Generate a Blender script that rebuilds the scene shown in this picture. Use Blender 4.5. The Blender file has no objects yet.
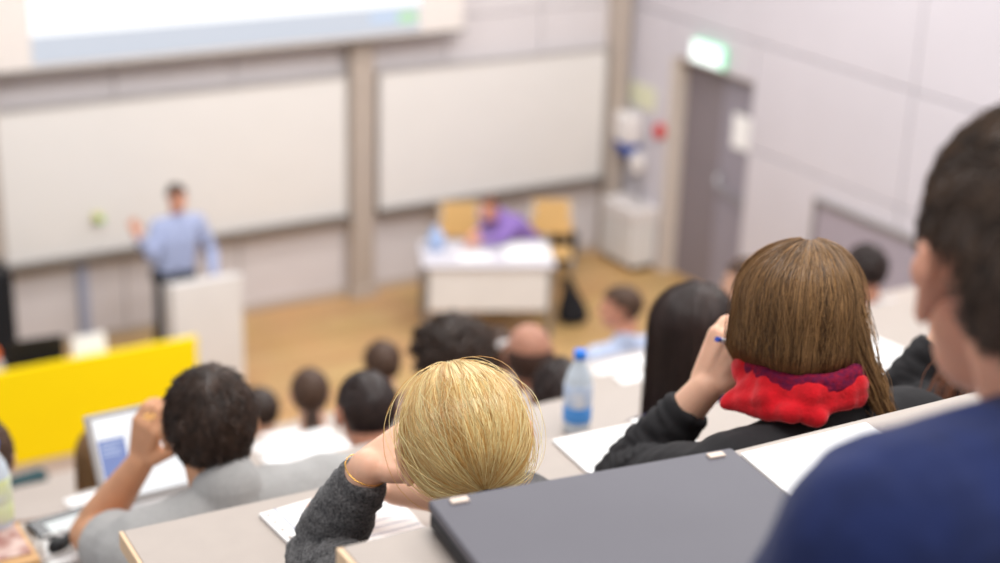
import bpy, bmesh, math, random
import numpy as np
from mathutils import Vector, Matrix, noise
random.seed(7); rng = np.random.default_rng(7)
SC = bpy.context.scene; COL = SC.collection
pi = math.pi

# ------------------------------------------------------------ camera, world, lights, exposure
cam_d = bpy.data.cameras.new('camera'); cam = bpy.data.objects.new('camera', cam_d); COL.objects.link(cam)
RX, DN, FW = (0.85814, -0.51254, 0.03004), (-0.15817, -0.31957, -0.93427), (0.48845, 0.79698, -0.35531)
mw = Matrix(((RX[0], -DN[0], -FW[0], 0.0), (RX[1], -DN[1], -FW[1], 0.0), (RX[2], -DN[2], -FW[2], 5.85), (0, 0, 0, 1)))
cam.matrix_world = mw
cam_d.sensor_width = 36.0; cam_d.lens = 57.6; cam_d.clip_start = 0.02; cam_d.clip_end = 200
cam_d.dof.use_dof = True; cam_d.dof.focus_distance = 1.98; cam_d.dof.aperture_fstop = 2.5; cam_d.dof.aperture_blades = 0
SC.camera = cam
SC.view_settings.view_transform = 'Standard'; SC.view_settings.look = 'None'
SC.view_settings.gamma = 1.0; SC.view_settings.use_curve_mapping = False
SC.view_settings.exposure = 0.0
SC.cycles.use_denoising = True
SC.cycles.max_bounces = 6; SC.cycles.diffuse_bounces = 4; SC.cycles.transparent_max_bounces = 8
world = bpy.data.worlds.new('World'); SC.world = world; world.use_nodes = True
bg = world.node_tree.nodes['Background']; bg.inputs[0].default_value = (0.97, 0.97, 1.0, 1); bg.inputs[1].default_value = 0.70

def area(name, loc, sx, sy, power, target=None, col=(1, 0.985, 0.965)):
    l = bpy.data.lights.new(name, 'AREA'); l.shape = 'RECTANGLE'; l.size = sx; l.size_y = sy; l.energy = power; l.color = col
    o = bpy.data.objects.new(name, l); o.location = loc; COL.objects.link(o)
    if target is not None:
        d = Vector(target) - Vector(loc); o.rotation_euler = d.to_track_quat('-Z', 'Y').to_euler()
    return o
# the hall's ceiling luminaires, in two rows over the seats and the stage
for (lx, ly, pw) in ((1.5, 1.0, 118), (5.2, 1.5, 95), (1.5, 5.2, 85), (5.2, 5.2, 95), (8.0, 5.0, 120), (2.6, 9.6, 130), (5.6, 9.6, 130), (8.0, 9.4, 140)):
    area('ceiling_luminaire', (lx, ly, 8.6), 2.2, 1.2, pw)
area('front_wall_fill', (5.4, 7.6, 6.8), 5.0, 0.6, 230, (5.6, 13.5, 1.8))  # added fill light, lifts the front wall and the screen's shadow on it

# ------------------------------------------------------------ materials
def lin(r, g, b):
    f = lambda c: (c/255/12.92) if c/255 <= 0.04045 else ((c/255+0.055)/1.055)**2.4
    return (f(r), f(g), f(b))
def mat(name, c, rough=0.6, var=0.06, scale=12, spec=0.3, metal=0.0, bump=0.0, bscale=200, emit=None, estr=0, sss=0.0, alpha=1.0, trans=0.0, stretch=None, sheen=0.0, c2=None):
    m = bpy.data.materials.new(name); m.use_nodes = True; nt = m.node_tree; b = nt.nodes['Principled BSDF']
    tc = nt.nodes.new('ShaderNodeTexCoord'); nz = nt.nodes.new('ShaderNodeTexNoise'); nz.inputs['Scale'].default_value = scale; nz.inputs['Detail'].default_value = 4
    src = tc.outputs['Object']
    if stretch:
        mp = nt.nodes.new('ShaderNodeMapping'); mp.inputs['Scale'].default_value = stretch; nt.links.new(src, mp.inputs[0]); src = mp.outputs[0]
    nt.links.new(src, nz.inputs[0])
    rp = nt.nodes.new('ShaderNodeValToRGB'); rp.color_ramp.elements[0].position = 0.3; rp.color_ramp.elements[1].position = 0.7
    lo = c2 if c2 else tuple(max(0, x*(1-var)) for x in c); hi = c if c2 else tuple(min(1, x*(1+var)) for x in c)
    rp.color_ramp.elements[0].color = (*lo, 1); rp.color_ramp.elements[1].color = (*hi, 1)
    nt.links.new(nz.outputs[0], rp.inputs[0]); nt.links.new(rp.outputs[0], b.inputs['Base Color'])
    b.inputs['Roughness'].default_value = rough; b.inputs['Specular IOR Level'].default_value = spec; b.inputs['Metallic'].default_value = metal
    if sss: b.inputs['Subsurface Weight'].default_value = sss; b.inputs['Subsurface Radius'].default_value = (1, 0.35, 0.2); b.inputs['Subsurface Scale'].default_value = 0.006
    if trans: b.inputs['Transmission Weight'].default_value = trans; b.inputs['IOR'].default_value = 1.15
    if sheen: b.inputs['Sheen Weight'].default_value = sheen
    if emit: b.inputs['Emission Color'].default_value = (*emit, 1); b.inputs['Emission Strength'].default_value = estr
    if bump:
        n2 = nt.nodes.new('ShaderNodeTexNoise'); n2.inputs['Scale'].default_value = bscale; nt.links.new(tc.outputs['Object'], n2.inputs[0])
        bp = nt.nodes.new('ShaderNodeBump'); bp.inputs['Strength'].default_value = bump; bp.inputs['Distance'].default_value = 0.002
        nt.links.new(n2.outputs[0], bp.inputs['Height']); nt.links.new(bp.outputs[0], b.inputs['Normal'])
    return m
def hairmat(name, dark, light, rough=0.38, spec=0.45, tl=0.0):
    m = bpy.data.materials.new(name); m.use_nodes = True; nt = m.node_tree; b = nt.nodes['Principled BSDF']
    at = nt.nodes.new('ShaderNodeAttribute'); at.attribute_name = 'tone'
    rp = nt.nodes.new('ShaderNodeValToRGB'); rp.color_ramp.elements[0].color = (*dark, 1); rp.color_ramp.elements[1].color = (*light, 1)
    nt.links.new(at.outputs['Fac'], rp.inputs[0]); nt.links.new(rp.outputs[0], b.inputs['Base Color'])
    b.inputs['Roughness'].default_value = rough; b.inputs['Specular IOR Level'].default_value = spec
    if tl:   # light passes through fair hair
        t = nt.nodes.new('ShaderNodeBsdfTranslucent'); mx = nt.nodes.new('ShaderNodeMixShader'); mx.inputs[0].default_value = tl
        nt.links.new(rp.outputs[0], t.inputs[0]); nt.links.new(b.outputs[0], mx.inputs[1]); nt.links.new(t.outputs[0], mx.inputs[2]); nt.links.new(mx.outputs[0], nt.nodes['Material Output'].inputs[0])
    return m
def floormat():
    m = bpy.data.materials.new('oak parquet'); m.use_nodes = True; nt = m.node_tree; b = nt.nodes['Principled BSDF']
    tc = nt.nodes.new('ShaderNodeTexCoord'); br = nt.nodes.new('ShaderNodeTexBrick'); br.inputs['Scale'].default_value = 1.0
    br.inputs['Brick Width'].default_value = 1.2; br.inputs['Row Height'].default_value = 0.12; br.inputs['Mortar Size'].default_value = 0.002
    br.inputs['Color1'].default_value = (*lin(204, 166, 112), 1); br.inputs['Color2'].default_value = (*lin(188, 148, 96), 1); br.inputs['Mortar'].default_value = (*lin(130, 92, 50), 1)
    nt.links.new(tc.outputs['Object'], br.inputs[0])
    nz = nt.nodes.new('ShaderNodeTexNoise'); nz.inputs['Scale'].default_value = 1.3; nt.links.new(tc.outputs['Object'], nz.inputs[0])
    mx = nt.nodes.new('ShaderNodeMix'); mx.data_type = 'RGBA'; mx.blend_type = 'MULTIPLY'; mx.inputs[0].default_value = 0.25
    nt.links.new(br.outputs[0], mx.inputs[6]); nt.links.new(nz.outputs[1], mx.inputs[7]); nt.links.new(mx.outputs[2], b.inputs['Base Color'])
    b.inputs['Roughness'].default_value = 0.45
    return m
M = dict(
    floor=floormat(), step=mat('grey step vinyl', lin(150, 142, 138), 0.7),
    wall=mat('lilac grey wall panel', lin(208, 202, 203), 0.6, 0.02, 2), wallR=mat('pale lilac wall panel', lin(201, 196, 202), 0.55, 0.02, 1.5), gap=mat('panel joint', lin(178, 169, 171), 0.8),
    post=mat('taupe post', lin(180, 167, 156), 0.5, 0.03), rail=mat('grey aluminium rail', lin(128, 122, 118), 0.4, metal=0.2),
    board=mat('whiteboard enamel', lin(222, 218, 214), 0.3, 0.01, 3), bframe=mat('board frame', lin(170, 164, 160), 0.4),
    screen=mat('screen cloth', lin(222, 214, 208), 0.8, 0.01), slide=mat('projected white', (0.1, 0.1, 0.1), 0.9, emit=(0.97, 0.98, 1.0), estr=1.15), slide2=mat('projected pale blue', (0.1, 0.1, 0.1), 0.9, emit=lin(208, 216, 230), estr=0.85),
    slideb=mat('projected blue', (0.1, 0.1, 0.1), 0.9, emit=lin(190, 214, 245), estr=0.95), slideg=mat('projected green', (0.1, 0.1, 0.1), 0.9, emit=lin(180, 228, 175), estr=0.95),
    yellow=mat('yellow laminate', lin(255, 224, 0), 0.45, 0.01, 3), plinth=mat('pale plinth', lin(205, 192, 186), 0.6), white=mat('white laminate', lin(219, 216, 214), 0.45, 0.02, 4), ceramic=mat('white ceramic', lin(222, 216, 214), 0.25, 0.01),
    lav=mat('grey cupboard', lin(196, 188, 186), 0.5), door=mat('grey door leaf', lin(146, 140, 150), 0.45, 0.02, 3), door_d=mat('dark door leaf', lin(130, 121, 126), 0.5, 0.02, 3), jamb=mat('beige door frame', lin(206, 194, 184), 0.5), steel=mat('brushed steel', lin(165, 165, 168), 0.3, metal=0.8),
    bluepost=mat('blue grey post', lin(158, 164, 186), 0.5), h_navy=hairmat('short brown black hair', lin(36, 27, 23), lin(116, 92, 74), 0.4, 0.4),
    blabel2=mat('sky blue label', lin(84, 156, 232), 0.5),
    tabletop=mat('grey white tabletop', lin(206, 203, 210), 0.5, 0.01),
    gpanel=mat('grey gate panel', lin(162, 153, 163), 0.5, 0.02, 2), dark=mat('black plastic', lin(30, 29, 32), 0.45), blackcloth=mat('black cloth', lin(26, 26, 30), 0.85, 0.2, 60, bump=0.3), orange=mat('orange cloth', lin(232, 110, 50), 0.7), red=mat('red plastic', lin(205, 50, 50), 0.5),
    sponge=mat('yellow green foam', lin(200, 196, 110), 0.9, 0.1, 40), blue=mat('blue plastic', lin(60, 95, 180), 0.5), palegreen=mat('pale green notice', lin(214, 214, 186), 0.8),
    lightblue=mat('light blue bag', lin(160, 180, 215), 0.7), chairwood=mat('honey birch ply', lin(216, 176, 116), 0.45, 0.08, 8, stretch=(2, 2, 14)),
    exitg=mat('exit green', lin(120, 205, 160), 0.5, emit=lin(120, 215, 165), estr=0.6), exitw=mat('exit glow', (0.3, 0.3, 0.3), 0.5, emit=(0.9, 1.0, 0.95), estr=1.5),
    desk=mat('beige desk laminate', lin(172, 160, 151), 0.42, 0.02, 30), edge=mat('beech edge', lin(222, 190, 154), 0.5, 0.08, 20), deskpanel=mat('beige modesty panel', lin(198, 187, 180), 0.6, 0.02, 4),
    paper=mat('white paper', lin(244, 243, 242), 0.8, 0.01, 8), paperline=mat('blue ruling', lin(90, 110, 160), 0.8), printed=mat('printed page', lin(222, 200, 190), 0.8, c2=lin(150, 90, 80), scale=30), hole=mat('punched hole', lin(170, 158, 150), 0.8), green=mat('green card', lin(120, 205, 110), 0.7),
    lid=mat('dark grey laptop lid', lin(98, 96, 103), 0.5, 0.04, 6, spec=0.25), lidside=mat('black laptop side', lin(34, 33, 38), 0.5), pad=mat('cream rubber', lin(225, 205, 190), 0.7), silver=mat('silver laptop shell', lin(176, 172, 170), 0.4, metal=0.15), keys=mat('grey keys', lin(70, 70, 76), 0.6),
    lcdw=mat('lcd white', (0.1, 0.1, 0.1), 0.4, emit=(0.97, 0.98, 1.0), estr=1.0), lcdb=mat('lcd blue', (0.05, 0.05, 0.1), 0.4, emit=lin(128, 146, 196), estr=0.9), lcdl=mat('lcd pale line', (0.1, 0.1, 0.1), 0.4, emit=lin(190, 205, 235), estr=0.9),
    pet=mat('clear bottle plastic', (0.93, 0.96, 0.98), 0.12, 0.01, trans=0.85), water=mat('pale bottle body', lin(205, 216, 226), 0.2, 0.03), bcap=mat('bright blue cap', lin(20, 120, 225), 0.4), blabel=mat('blue and white label', lin(236, 240, 246), 0.5, c2=lin(170, 200, 240), scale=40), ylabel=mat('lime label', lin(224, 234, 130), 0.5, c2=lin(222, 230, 232), scale=16),
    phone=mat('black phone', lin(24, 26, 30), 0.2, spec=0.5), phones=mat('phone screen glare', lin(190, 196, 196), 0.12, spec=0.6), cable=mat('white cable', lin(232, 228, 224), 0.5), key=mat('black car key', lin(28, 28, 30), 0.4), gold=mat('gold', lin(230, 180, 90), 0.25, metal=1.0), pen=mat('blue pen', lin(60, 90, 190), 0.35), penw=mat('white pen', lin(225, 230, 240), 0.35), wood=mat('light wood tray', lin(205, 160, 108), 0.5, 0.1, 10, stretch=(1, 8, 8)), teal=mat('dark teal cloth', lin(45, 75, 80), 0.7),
    skin=mat('fair skin', lin(226, 178, 150), 0.5, 0.06, 25, sss=0.15, spec=0.35), skinr=mat('ruddy skin', lin(216, 155, 128), 0.5, 0.08, 25, sss=0.15), tan=mat('tanned skin', lin(206, 152, 116), 0.5, 0.06, 25, sss=0.12), eye=mat('eye', lin(60, 45, 38), 0.2),
    scalp=mat('shaved scalp skin', lin(176, 126, 104), 0.5, 0.1, 25, sss=0.1),
    gtee=mat('heather grey tee', lin(168, 166, 164), 0.9, 0.06, 160, bump=0.25, bscale=600), navy=mat('navy wool', lin(24, 36, 80), 0.9, 0.18, 30, bump=0.2, bscale=400, sheen=0.05), navyd=mat('dark navy', lin(30, 34, 70), 0.9, 0.1, 60), black=mat('black jersey', lin(30, 28, 30), 0.8, 0.12, 90, bump=0.2, bscale=500),
    melange=mat('charcoal melange knit', lin(102, 100, 100), 0.95, 0, 260, c2=lin(42, 41, 43), bump=0.6, bscale=420, sheen=0.15), redscarf=mat('red wool', lin(205, 12, 28), 0.95, 0.18, 60, bump=0.5, bscale=260, sheen=0.2), maroon=mat('plum crochet', lin(82, 14, 58), 0.95, 0, 130, c2=lin(140, 12, 44), bump=0.8, bscale=180),
    shirtb=mat('pale blue shirt', lin(158, 168, 200), 0.8, 0.05, 60), trousers=mat('dark trousers', lin(42, 44, 52), 0.9, 0.1, 50), purple=mat('purple top', lin(140, 112, 180), 0.85, 0.06, 30), shoe=mat('black shoe', lin(25, 24, 24), 0.4), pink=mat('pale pink shirt', lin(236, 226, 232), 0.8), shirtl=mat('light blue shirt', lin(178, 190, 215), 0.8), shirtg=mat('pale grey shirt', lin(190, 190, 195), 0.8), brownc=mat('brown cloth', lin(120, 98, 84), 0.9),
    h_blond=hairmat('blonde hair', lin(212, 158, 76), lin(255, 243, 182), 0.30, 0.8, 0.08), h_brown=hairmat('light brown hair', lin(74, 51, 32), lin(200, 154, 102), 0.34, 0.5, 0.2), h_dark=hairmat('dark brown hair', lin(34, 25, 21), lin(92, 69, 56), 0.42, 0.4), h_black=hairmat('black brown hair', lin(33, 25, 24), lin(82, 62, 56), 0.36, 0.45),
    h_mid=hairmat('mid brown hair', lin(66, 48, 38), lin(120, 92, 74), 0.5, 0.3), h_red=hairmat('auburn hair', lin(86, 46, 28), lin(176, 112, 76), 0.4, 0.4), h_stub=hairmat('cropped hair', lin(56, 40, 34), lin(104, 78, 66), 0.6, 0.2),
)

# ------------------------------------------------------------ object helpers
def link(o, parent=None):
    COL.objects.link(o)
    if parent is not None: o.parent = parent
    return o
def tag(o, label=None, cat=None, group=None, kind=None):
    if label: o['label'] = label
    if cat: o['category'] = cat
    if group: o['group'] = group
    if kind: o['kind'] = kind
    return o
def empty(name, loc, rz=0, label=None, cat=None, group=None):
    o = bpy.data.objects.new(name, None); o.empty_display_size = 0.1; o.location = loc; o.rotation_euler = (0, 0, rz); link(o); tag(o, label, cat, group); return o
def parent_keep(o, p):
    o.parent = p; o.matrix_parent_inverse = Matrix.LocRotScale(p.location, p.rotation_euler, None).inverted()
class MB:
    def __init__(s): s.bm = bmesh.new(); s.mi = 0
    def _fin(s, geom_faces):
        for f in geom_faces: f.material_index = s.mi
    def box(s, c, size, rot=None, bev=0.0, seg=2):
        t = bmesh.new(); bmesh.ops.create_cube(t, size=1.0)
        for v in t.verts: v.co = Vector((v.co.x*size[0], v.co.y*size[1], v.co.z*size[2]))
        if bev: bmesh.ops.bevel(t, geom=t.edges[:], offset=bev, segments=seg, profile=0.5, affect='EDGES')
        R = Matrix.Identity(3) if rot is None else rot
        for v in t.verts: v.co = R @ v.co + Vector(c)
        s.merge(t); return s
    def merge(s, t):
        t.verts.index_update(); vs = [s.bm.verts.new(v.co) for v in t.verts]
        for f in t.faces:
            try: nf = s.bm.faces.new([vs[v.index] for v in f.verts]); nf.material_index = s.mi; nf.smooth = f.smooth
            except ValueError: pass
        t.free()
    def tube(s, pts, r, n=10, cap=True):
        pts = [Vector(p) for p in pts]; rs = r if isinstance(r, (list, tuple)) else [r]*len(pts); rings = []
        for i, p in enumerate(pts):
            d = (pts[min(i+1, len(pts)-1)] - pts[max(i-1, 0)]).normalized()
            a = d.cross(Vector((0, 0, 1)));  a = a if a.length > 1e-3 else d.cross(Vector((1, 0, 0))); a.normalize(); b = d.cross(a)
            rings.append([s.bm.verts.new(p + (a*math.cos(2*pi*k/n) + b*math.sin(2*pi*k/n))*rs[i]) for k in range(n)])
        for i in range(len(rings)-1):
            for k in range(n):
                f = s.bm.faces.new((rings[i][k], rings[i][(k+1) % n], rings[i+1][(k+1) % n], rings[i+1][k])); f.smooth = True; f.material_index = s.mi
        if cap:
            for rg in (rings[0], rings[-1]):
                f = s.bm.faces.new(rg); f.material_index = s.mi
        return s
    def lathe(s, prof, c=(0, 0, 0), n=24):
        return s.tube([(c[0], c[1], c[2]+z) for z, r in prof], [r for z, r in prof], n)
    def poly(s, pts, thick, axis=(0, 0, 1)):
        ax = Vector(axis)*thick; a = [s.bm.verts.new(Vector(p)) for p in pts]; b = [s.bm.verts.new(Vector(p)+ax) for p in pts]; n = len(a)
        fs = [s.bm.faces.new(a), s.bm.faces.new(b)] + [s.bm.faces.new((a[i], a[(i+1) % n], b[(i+1) % n], b[i])) for i in range(n)]
        s._fin(fs); return s
    def build(s, name, mats, parent=None, label=None, cat=None, group=None, kind=None):
        bmesh.ops.recalc_face_normals(s.bm, faces=s.bm.faces[:])
        me = bpy.data.meshes.new(name); s.bm.to_mesh(me); s.bm.free()
        for m in (mats if isinstance(mats, (list, tuple)) else [mats]): me.materials.append(m)
        o = bpy.data.objects.new(name, me); link(o, parent); tag(o, label, cat, group, kind); return o
def rz(a): return Matrix.Rotation(a, 3, 'Z')
def rx(a): return Matrix.Rotation(a, 3, 'X')
def ry(a): return Matrix.Rotation(a, 3, 'Y')

# ------------------------------------------------------------ organic surfaces: capsules and ellipsoids fused by voxel remesh
_ico = None
def ico():
    global _ico
    if _ico is None:
        t = bmesh.new(); bmesh.ops.create_icosphere(t, subdivisions=3, radius=1.0); t.verts.index_update()
        _ico = (np.array([v.co[:] for v in t.verts]), [[v.index for v in f.verts] for f in t.faces]); t.free()
    return _ico
def ell(c, r, rot=None): return ('e', Vector(c), r, rot)
def cap(a, b, r0, r1=None): return ('c', Vector(a), Vector(b), r0, r0 if r1 is None else r1)
def cyl(a, b, r0, r1=None): return ('f', Vector(a), Vector(b), r0, r0 if r1 is None else r1)
def prim_mesh(p):
    if p[0] == 'e':
        V, Fc = ico(); P = V*np.array(p[2])
        if p[3] is not None: P = P @ np.array(p[3]).T
        return P + np.array(p[1]), Fc
    a, b = np.array(p[1]), np.array(p[2]); d = b-a; L = np.linalg.norm(d); d = d/max(L, 1e-6)
    u = np.cross(d, (0, 0, 1.0)); u = u if np.linalg.norm(u) > 1e-2 else np.cross(d, (1.0, 0, 0)); u /= np.linalg.norm(u); w = np.cross(d, u)
    n = 20; rings = []
    if p[0] == 'c':
        for q in np.linspace(-pi/2+0.15, 0, 6): rings.append((a + d*math.sin(q)*p[3], math.cos(q)*p[3]))
        for q in np.linspace(0, pi/2-0.15, 6): rings.append((b + d*math.sin(q)*p[4], math.cos(q)*p[4]))
    else: rings = [(a, p[3]), (b, p[4])]
    an = np.arange(n)*2*pi/n; V = []; Fc = []
    for c, r in rings: V.append(c + r*(np.cos(an)[:, None]*u + np.sin(an)[:, None]*w))
    V = np.vstack(V)
    for i in range(len(rings)-1):
        for k in range(n): Fc.append([i*n+k, i*n+(k+1) % n, (i+1)*n+(k+1) % n, (i+1)*n+k])
    Fc.append(list(range(n))[::-1]); Fc.append([(len(rings)-1)*n+k for k in range(n)])
    return V, Fc
def blob(name, prims, vox, m, parent=None, smooth=6, disp=None, label=None):
    V = []; Fc = []; off = 0
    for p in prims:
        v, f = prim_mesh(p); V.append(v); Fc += [[i+off for i in q] for q in f]; off += len(v)
    me = bpy.data.meshes.new('tmp'); me.from_pydata(np.vstack(V).tolist(), [], Fc); t = bpy.data.objects.new('tmp', me); COL.objects.link(t)
    a = t.modifiers.new('r', 'REMESH'); a.mode = 'VOXEL'; a.voxel_size = vox
    if smooth: s = t.modifiers.new('s', 'SMOOTH'); s.factor = 0.5; s.iterations = smooth
    dg = bpy.context.evaluated_depsgraph_get(); nm = bpy.data.meshes.new_from_object(t.evaluated_get(dg)); bpy.data.objects.remove(t); bpy.data.meshes.remove(me)
    nm.name = name
    if disp:
        n = len(nm.vertices); co = np.empty(n*3, np.float32); nm.vertices.foreach_get('co', co); no = np.empty(n*3, np.float32); nm.vertex_normals.foreach_get('vector', no)
        co = co.reshape(-1, 3); no = no.reshape(-1, 3); dd = np.array([disp(Vector(c), None) for c in co], np.float32); nm.vertices.foreach_set('co', (co + no*dd[:, None]).ravel())
    nm.materials.clear(); nm.materials.append(m)
    nm.polygons.foreach_set('use_smooth', [True]*len(nm.polygons)); nm.update()
    o = bpy.data.objects.new(name, nm); link(o)
    if parent is not None: parent_keep(o, parent)
    if label: o['label'] = label
    return o
def folds(amp=0.004, f=22, segs=(), seg_amp=0.004, seg_f=55):
    segs = [(Vector(a), Vector(b)) for a, b in segs]
    def d(co, no):
        q = noise.noise(Vector((co.x*f, co.y*f, co.z*f*0.6)))*amp + noise.noise(Vector((co.x*f*2.3, co.y*f*2.3, co.z*f*1.2+9)))*amp*0.45
        for a, b in segs:
            ab = b-a; t = (co-a).dot(ab)/ab.length_squared
            if -0.15 < t < 1.1:
                pp = a+ab*t; r = (co-pp)
                if r.length < 0.09:
                    x = noise.noise(Vector((t*ab.length*seg_f, r.x*14, r.z*14+r.y*14)))
                    q += (1-abs(x)*2)*seg_amp*(0.5+0.5*min(1, max(0, 1.15-t)))
        return q
    return d

# ------------------------------------------------------------ hair
def tubes(P, rad, ctr):
    N, K, _ = P.shape; T = np.gradient(P, axis=1); T /= np.linalg.norm(T, axis=2, keepdims=True)+1e-9
    ref = P - np.array(ctr); side = np.cross(T, ref); side /= np.linalg.norm(side, axis=2, keepdims=True)+1e-9; up = np.cross(side, T)
    R = (np.ones((N, 1)) if np.isscalar(rad) else rad.reshape(N, 1))*(rad if np.isscalar(rad) else 1.0)*np.concatenate([np.ones(K-2), [0.8, 0.35]])[None, :]
    V = np.stack([P + R[..., None]*(math.cos(a)*up + math.sin(a)*side) for a in (pi/2, pi/2+2*pi/3, pi/2+4*pi/3)], axis=2)
    idx = np.arange(N*K*3).reshape(N, K, 3); Q = []
    for j in range(3): Q.append(np.stack([idx[:, :-1, j], idx[:, :-1, (j+1) % 3], idx[:, 1:, (j+1) % 3], idx[:, 1:, j]], axis=-1).reshape(-1, 4))
    return V.reshape(-1, 3), np.vstack(Q)
def quads_obj(name, Vs, Qs, tones, m, parent=None):
    off = 0; QQ = []
    for v, q in zip(Vs, Qs): QQ.append(q+off); off += len(v)
    V = np.vstack(Vs); Q = np.vstack(QQ); me = bpy.data.meshes.new(name)
    me.vertices.add(len(V)); me.vertices.foreach_set('co', V.astype(np.float32).ravel())
    me.loops.add(Q.size); me.loops.foreach_set('vertex_index', Q.astype(np.int32).ravel())
    me.polygons.add(len(Q)); me.polygons.foreach_set('loop_start', np.arange(0, Q.size, 4, dtype=np.int32)); me.polygons.foreach_set('use_smooth', np.ones(len(Q), dtype=bool))
    me.update(calc_edges=True); me.validate()
    at = me.attributes.new('tone', 'FLOAT', 'POINT'); at.data.foreach_set('value', np.concatenate(tones).astype(np.float32))
    me.materials.append(m); o = bpy.data.objects.new(name, me); link(o)
    if parent is not None: parent_keep(o, parent)
    return o
def shell(S, a0, a1, na, ns, inner):
    """closed shell of a hair surface S(a, s): outer skin, inner skin and rim"""
    A, T = np.meshgrid(np.linspace(a0, a1, na), np.linspace(0, 1, ns), indexing='ij')
    O = S(A.ravel(), T.ravel(), 0.985); I = S(A.ravel(), T.ravel(), inner); V = np.vstack([O, I]); n = na*ns; ix = np.arange(n).reshape(na, ns)
    q = np.stack([ix[:-1, :-1], ix[1:, :-1], ix[1:, 1:], ix[:-1, 1:]], -1).reshape(-1, 4); Q = [q, q[:, ::-1]+n]
    for e in (ix[0], ix[-1], ix[:, 0], ix[:, -1]): Q.append(np.stack([e[:-1], e[1:], e[1:]+n, e[:-1]+n], -1))
    return V, np.vstack(Q)
def vnoise(A, B, C=0.0):
    return np.array([noise.noise(Vector((a, b, C))) for a, b in zip(np.ravel(A), np.ravel(B))]).reshape(np.shape(A))
def hair_long(parent, S, arange, ctr, m, N, rad, stray=120, K=16, clump=0.012, jit=0.02, inner=0.9, s0max=0.35, strayamp=0.09, tonew=0.35, name='hair', s1min=0.9, bt=0.18):
    a0, a1 = arange; V0, Q0 = shell(S, a0, a1, 60, 26, inner); Vs = [V0]; Qs = [Q0]; Ts = [np.full(len(V0), bt)]
    def batch(n, r, lo, hi, wig, stray_on):
        al = rng.uniform(a0, a1, n); s0 = rng.uniform(0, s0max, n)**1.5; s1 = rng.uniform(s1min, 1.0, n)
        s = s0[:, None] + (s1-s0)[:, None]*np.linspace(0, 1, K)[None, :]
        A = al[:, None] + rng.normal(0, jit, n)[:, None]*np.linspace(0, 1, K)[None, :]*2 + clump*3*vnoise(np.repeat(al[:, None]*6, K, 1), s*2.5, 3.3)
        sc = 1 + rng.uniform(lo, hi, n)[:, None] + clump*vnoise(np.repeat(al[:, None]*16, K, 1), s*2.0, 1.1) + np.zeros_like(s)
        if stray_on:
            k = (0.06 + rng.uniform(0, 1, n)[:, None]**2.2)*strayamp; sc = sc + k*np.sin(np.linspace(0, pi, K))[None, :]*rng.uniform(0.3, 1, n)[:, None]
            A = A + wig*np.sin(np.linspace(0, 1, K)[None, :]*rng.uniform(3, 9, n)[:, None] + rng.uniform(0, 6, n)[:, None])
        P = S(A.ravel(), s.ravel(), sc.ravel()).reshape(n, K, 3); v, q = tubes(P, r, ctr)
        cl = 0.5+0.5*vnoise(al*9, al*0+7.7); t = np.clip(0.45 + tonew*rng.normal(0, 0.6, n) + 0.5*(cl-0.5), 0, 1)
        Vs.append(v); Qs.append(q); Ts.append(np.repeat(t, K*3))
    batch(N, rad, -0.004, 0.022, 0, False)
    if stray: batch(stray, rad*0.7, 0.01, 0.04, 0.12, True)
    return quads_obj(name, Vs, Qs, Ts, m, parent)
def E3(R, c, off, rad):
    """map local unit-sphere coords to world for a head frame"""
    Rn = np.array(R); cc = np.array(c); off = np.array(off); rad = np.array(rad)
    return lambda U, sc: (U*np.reshape(sc, (-1, 1))*rad + off) @ Rn.T + cc
def S_gather(R, c, a, b, rad, off=(0, -0.012, 0.02), k=1.25):
    a = np.array(a, float)/np.linalg.norm(a); b = np.array(b, float)/np.linalg.norm(b); h = (a+b); h /= np.linalg.norm(h); w = np.cross(a, b); w /= np.linalg.norm(w); mp = E3(R, c, off, rad)
    def S(al, s, sc):
        s = np.clip(s, 0, 1); mdl = np.cos(al)[:, None]*h + np.sin(al)[:, None]*w; t = s[:, None]
        p = (1-t)**2*a + 2*t*(1-t)*k*mdl*1.6 + t**2*b; p /= np.linalg.norm(p, axis=1, keepdims=True)
        tight = 1 - 0.05*np.clip((t-0.8)/0.2, 0, 1)
        return mp(p*tight, np.broadcast_to(sc, al.shape))
    return S
def S_fall(R, c, rad, drop, off=(0, -0.012, 0.02), part=0.12, flare=0.0, curl=0.25, world_down=True, taper=0.0, lock=None):
    Rn = np.array(R); cc = np.array(c); off = np.array(off); rad = np.array(rad)
    def S(al, s, sc):
        sc = np.broadcast_to(sc, al.shape); s = np.clip(s, 0, 1.05); th0 = 1.45; sp = 0.5
        th = np.where(s < sp, th0*(1-s/sp), 0.0); x = np.cos(th)*np.sin(al); y = -np.cos(th)*np.cos(al); z = np.sin(th)
        z = np.where(th > 0, z, 0.0); x = x + part*np.sin(th)**3
        U = np.stack([x, y, z], 1)*sc[:, None]*rad + off
        d = np.clip((s-sp)/(1-sp), 0, 1.1); f = 1 + flare*d - curl*np.clip(d-0.55, 0, 1)**2*2.5 - taper*d + (lock[2]*np.exp(-((al-lock[0])/0.3)**2)*d if lock else 0)
        U[:, 0] = off[0] + (U[:, 0]-off[0])*f; U[:, 1] = off[1] + (U[:, 1]-off[1])*f
        L = drop*(1+0.08*np.sin(al*3+1)) + (lock[1]*np.exp(-((al-lock[0])/0.3)**2) if lock else 0); W = U @ Rn.T + cc
        if world_down: W[:, 2] -= d*L
        else: W += (d*L)[:, None]*np.array(R @ Vector((0, 0, -1)))
        return W
    return S
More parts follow.
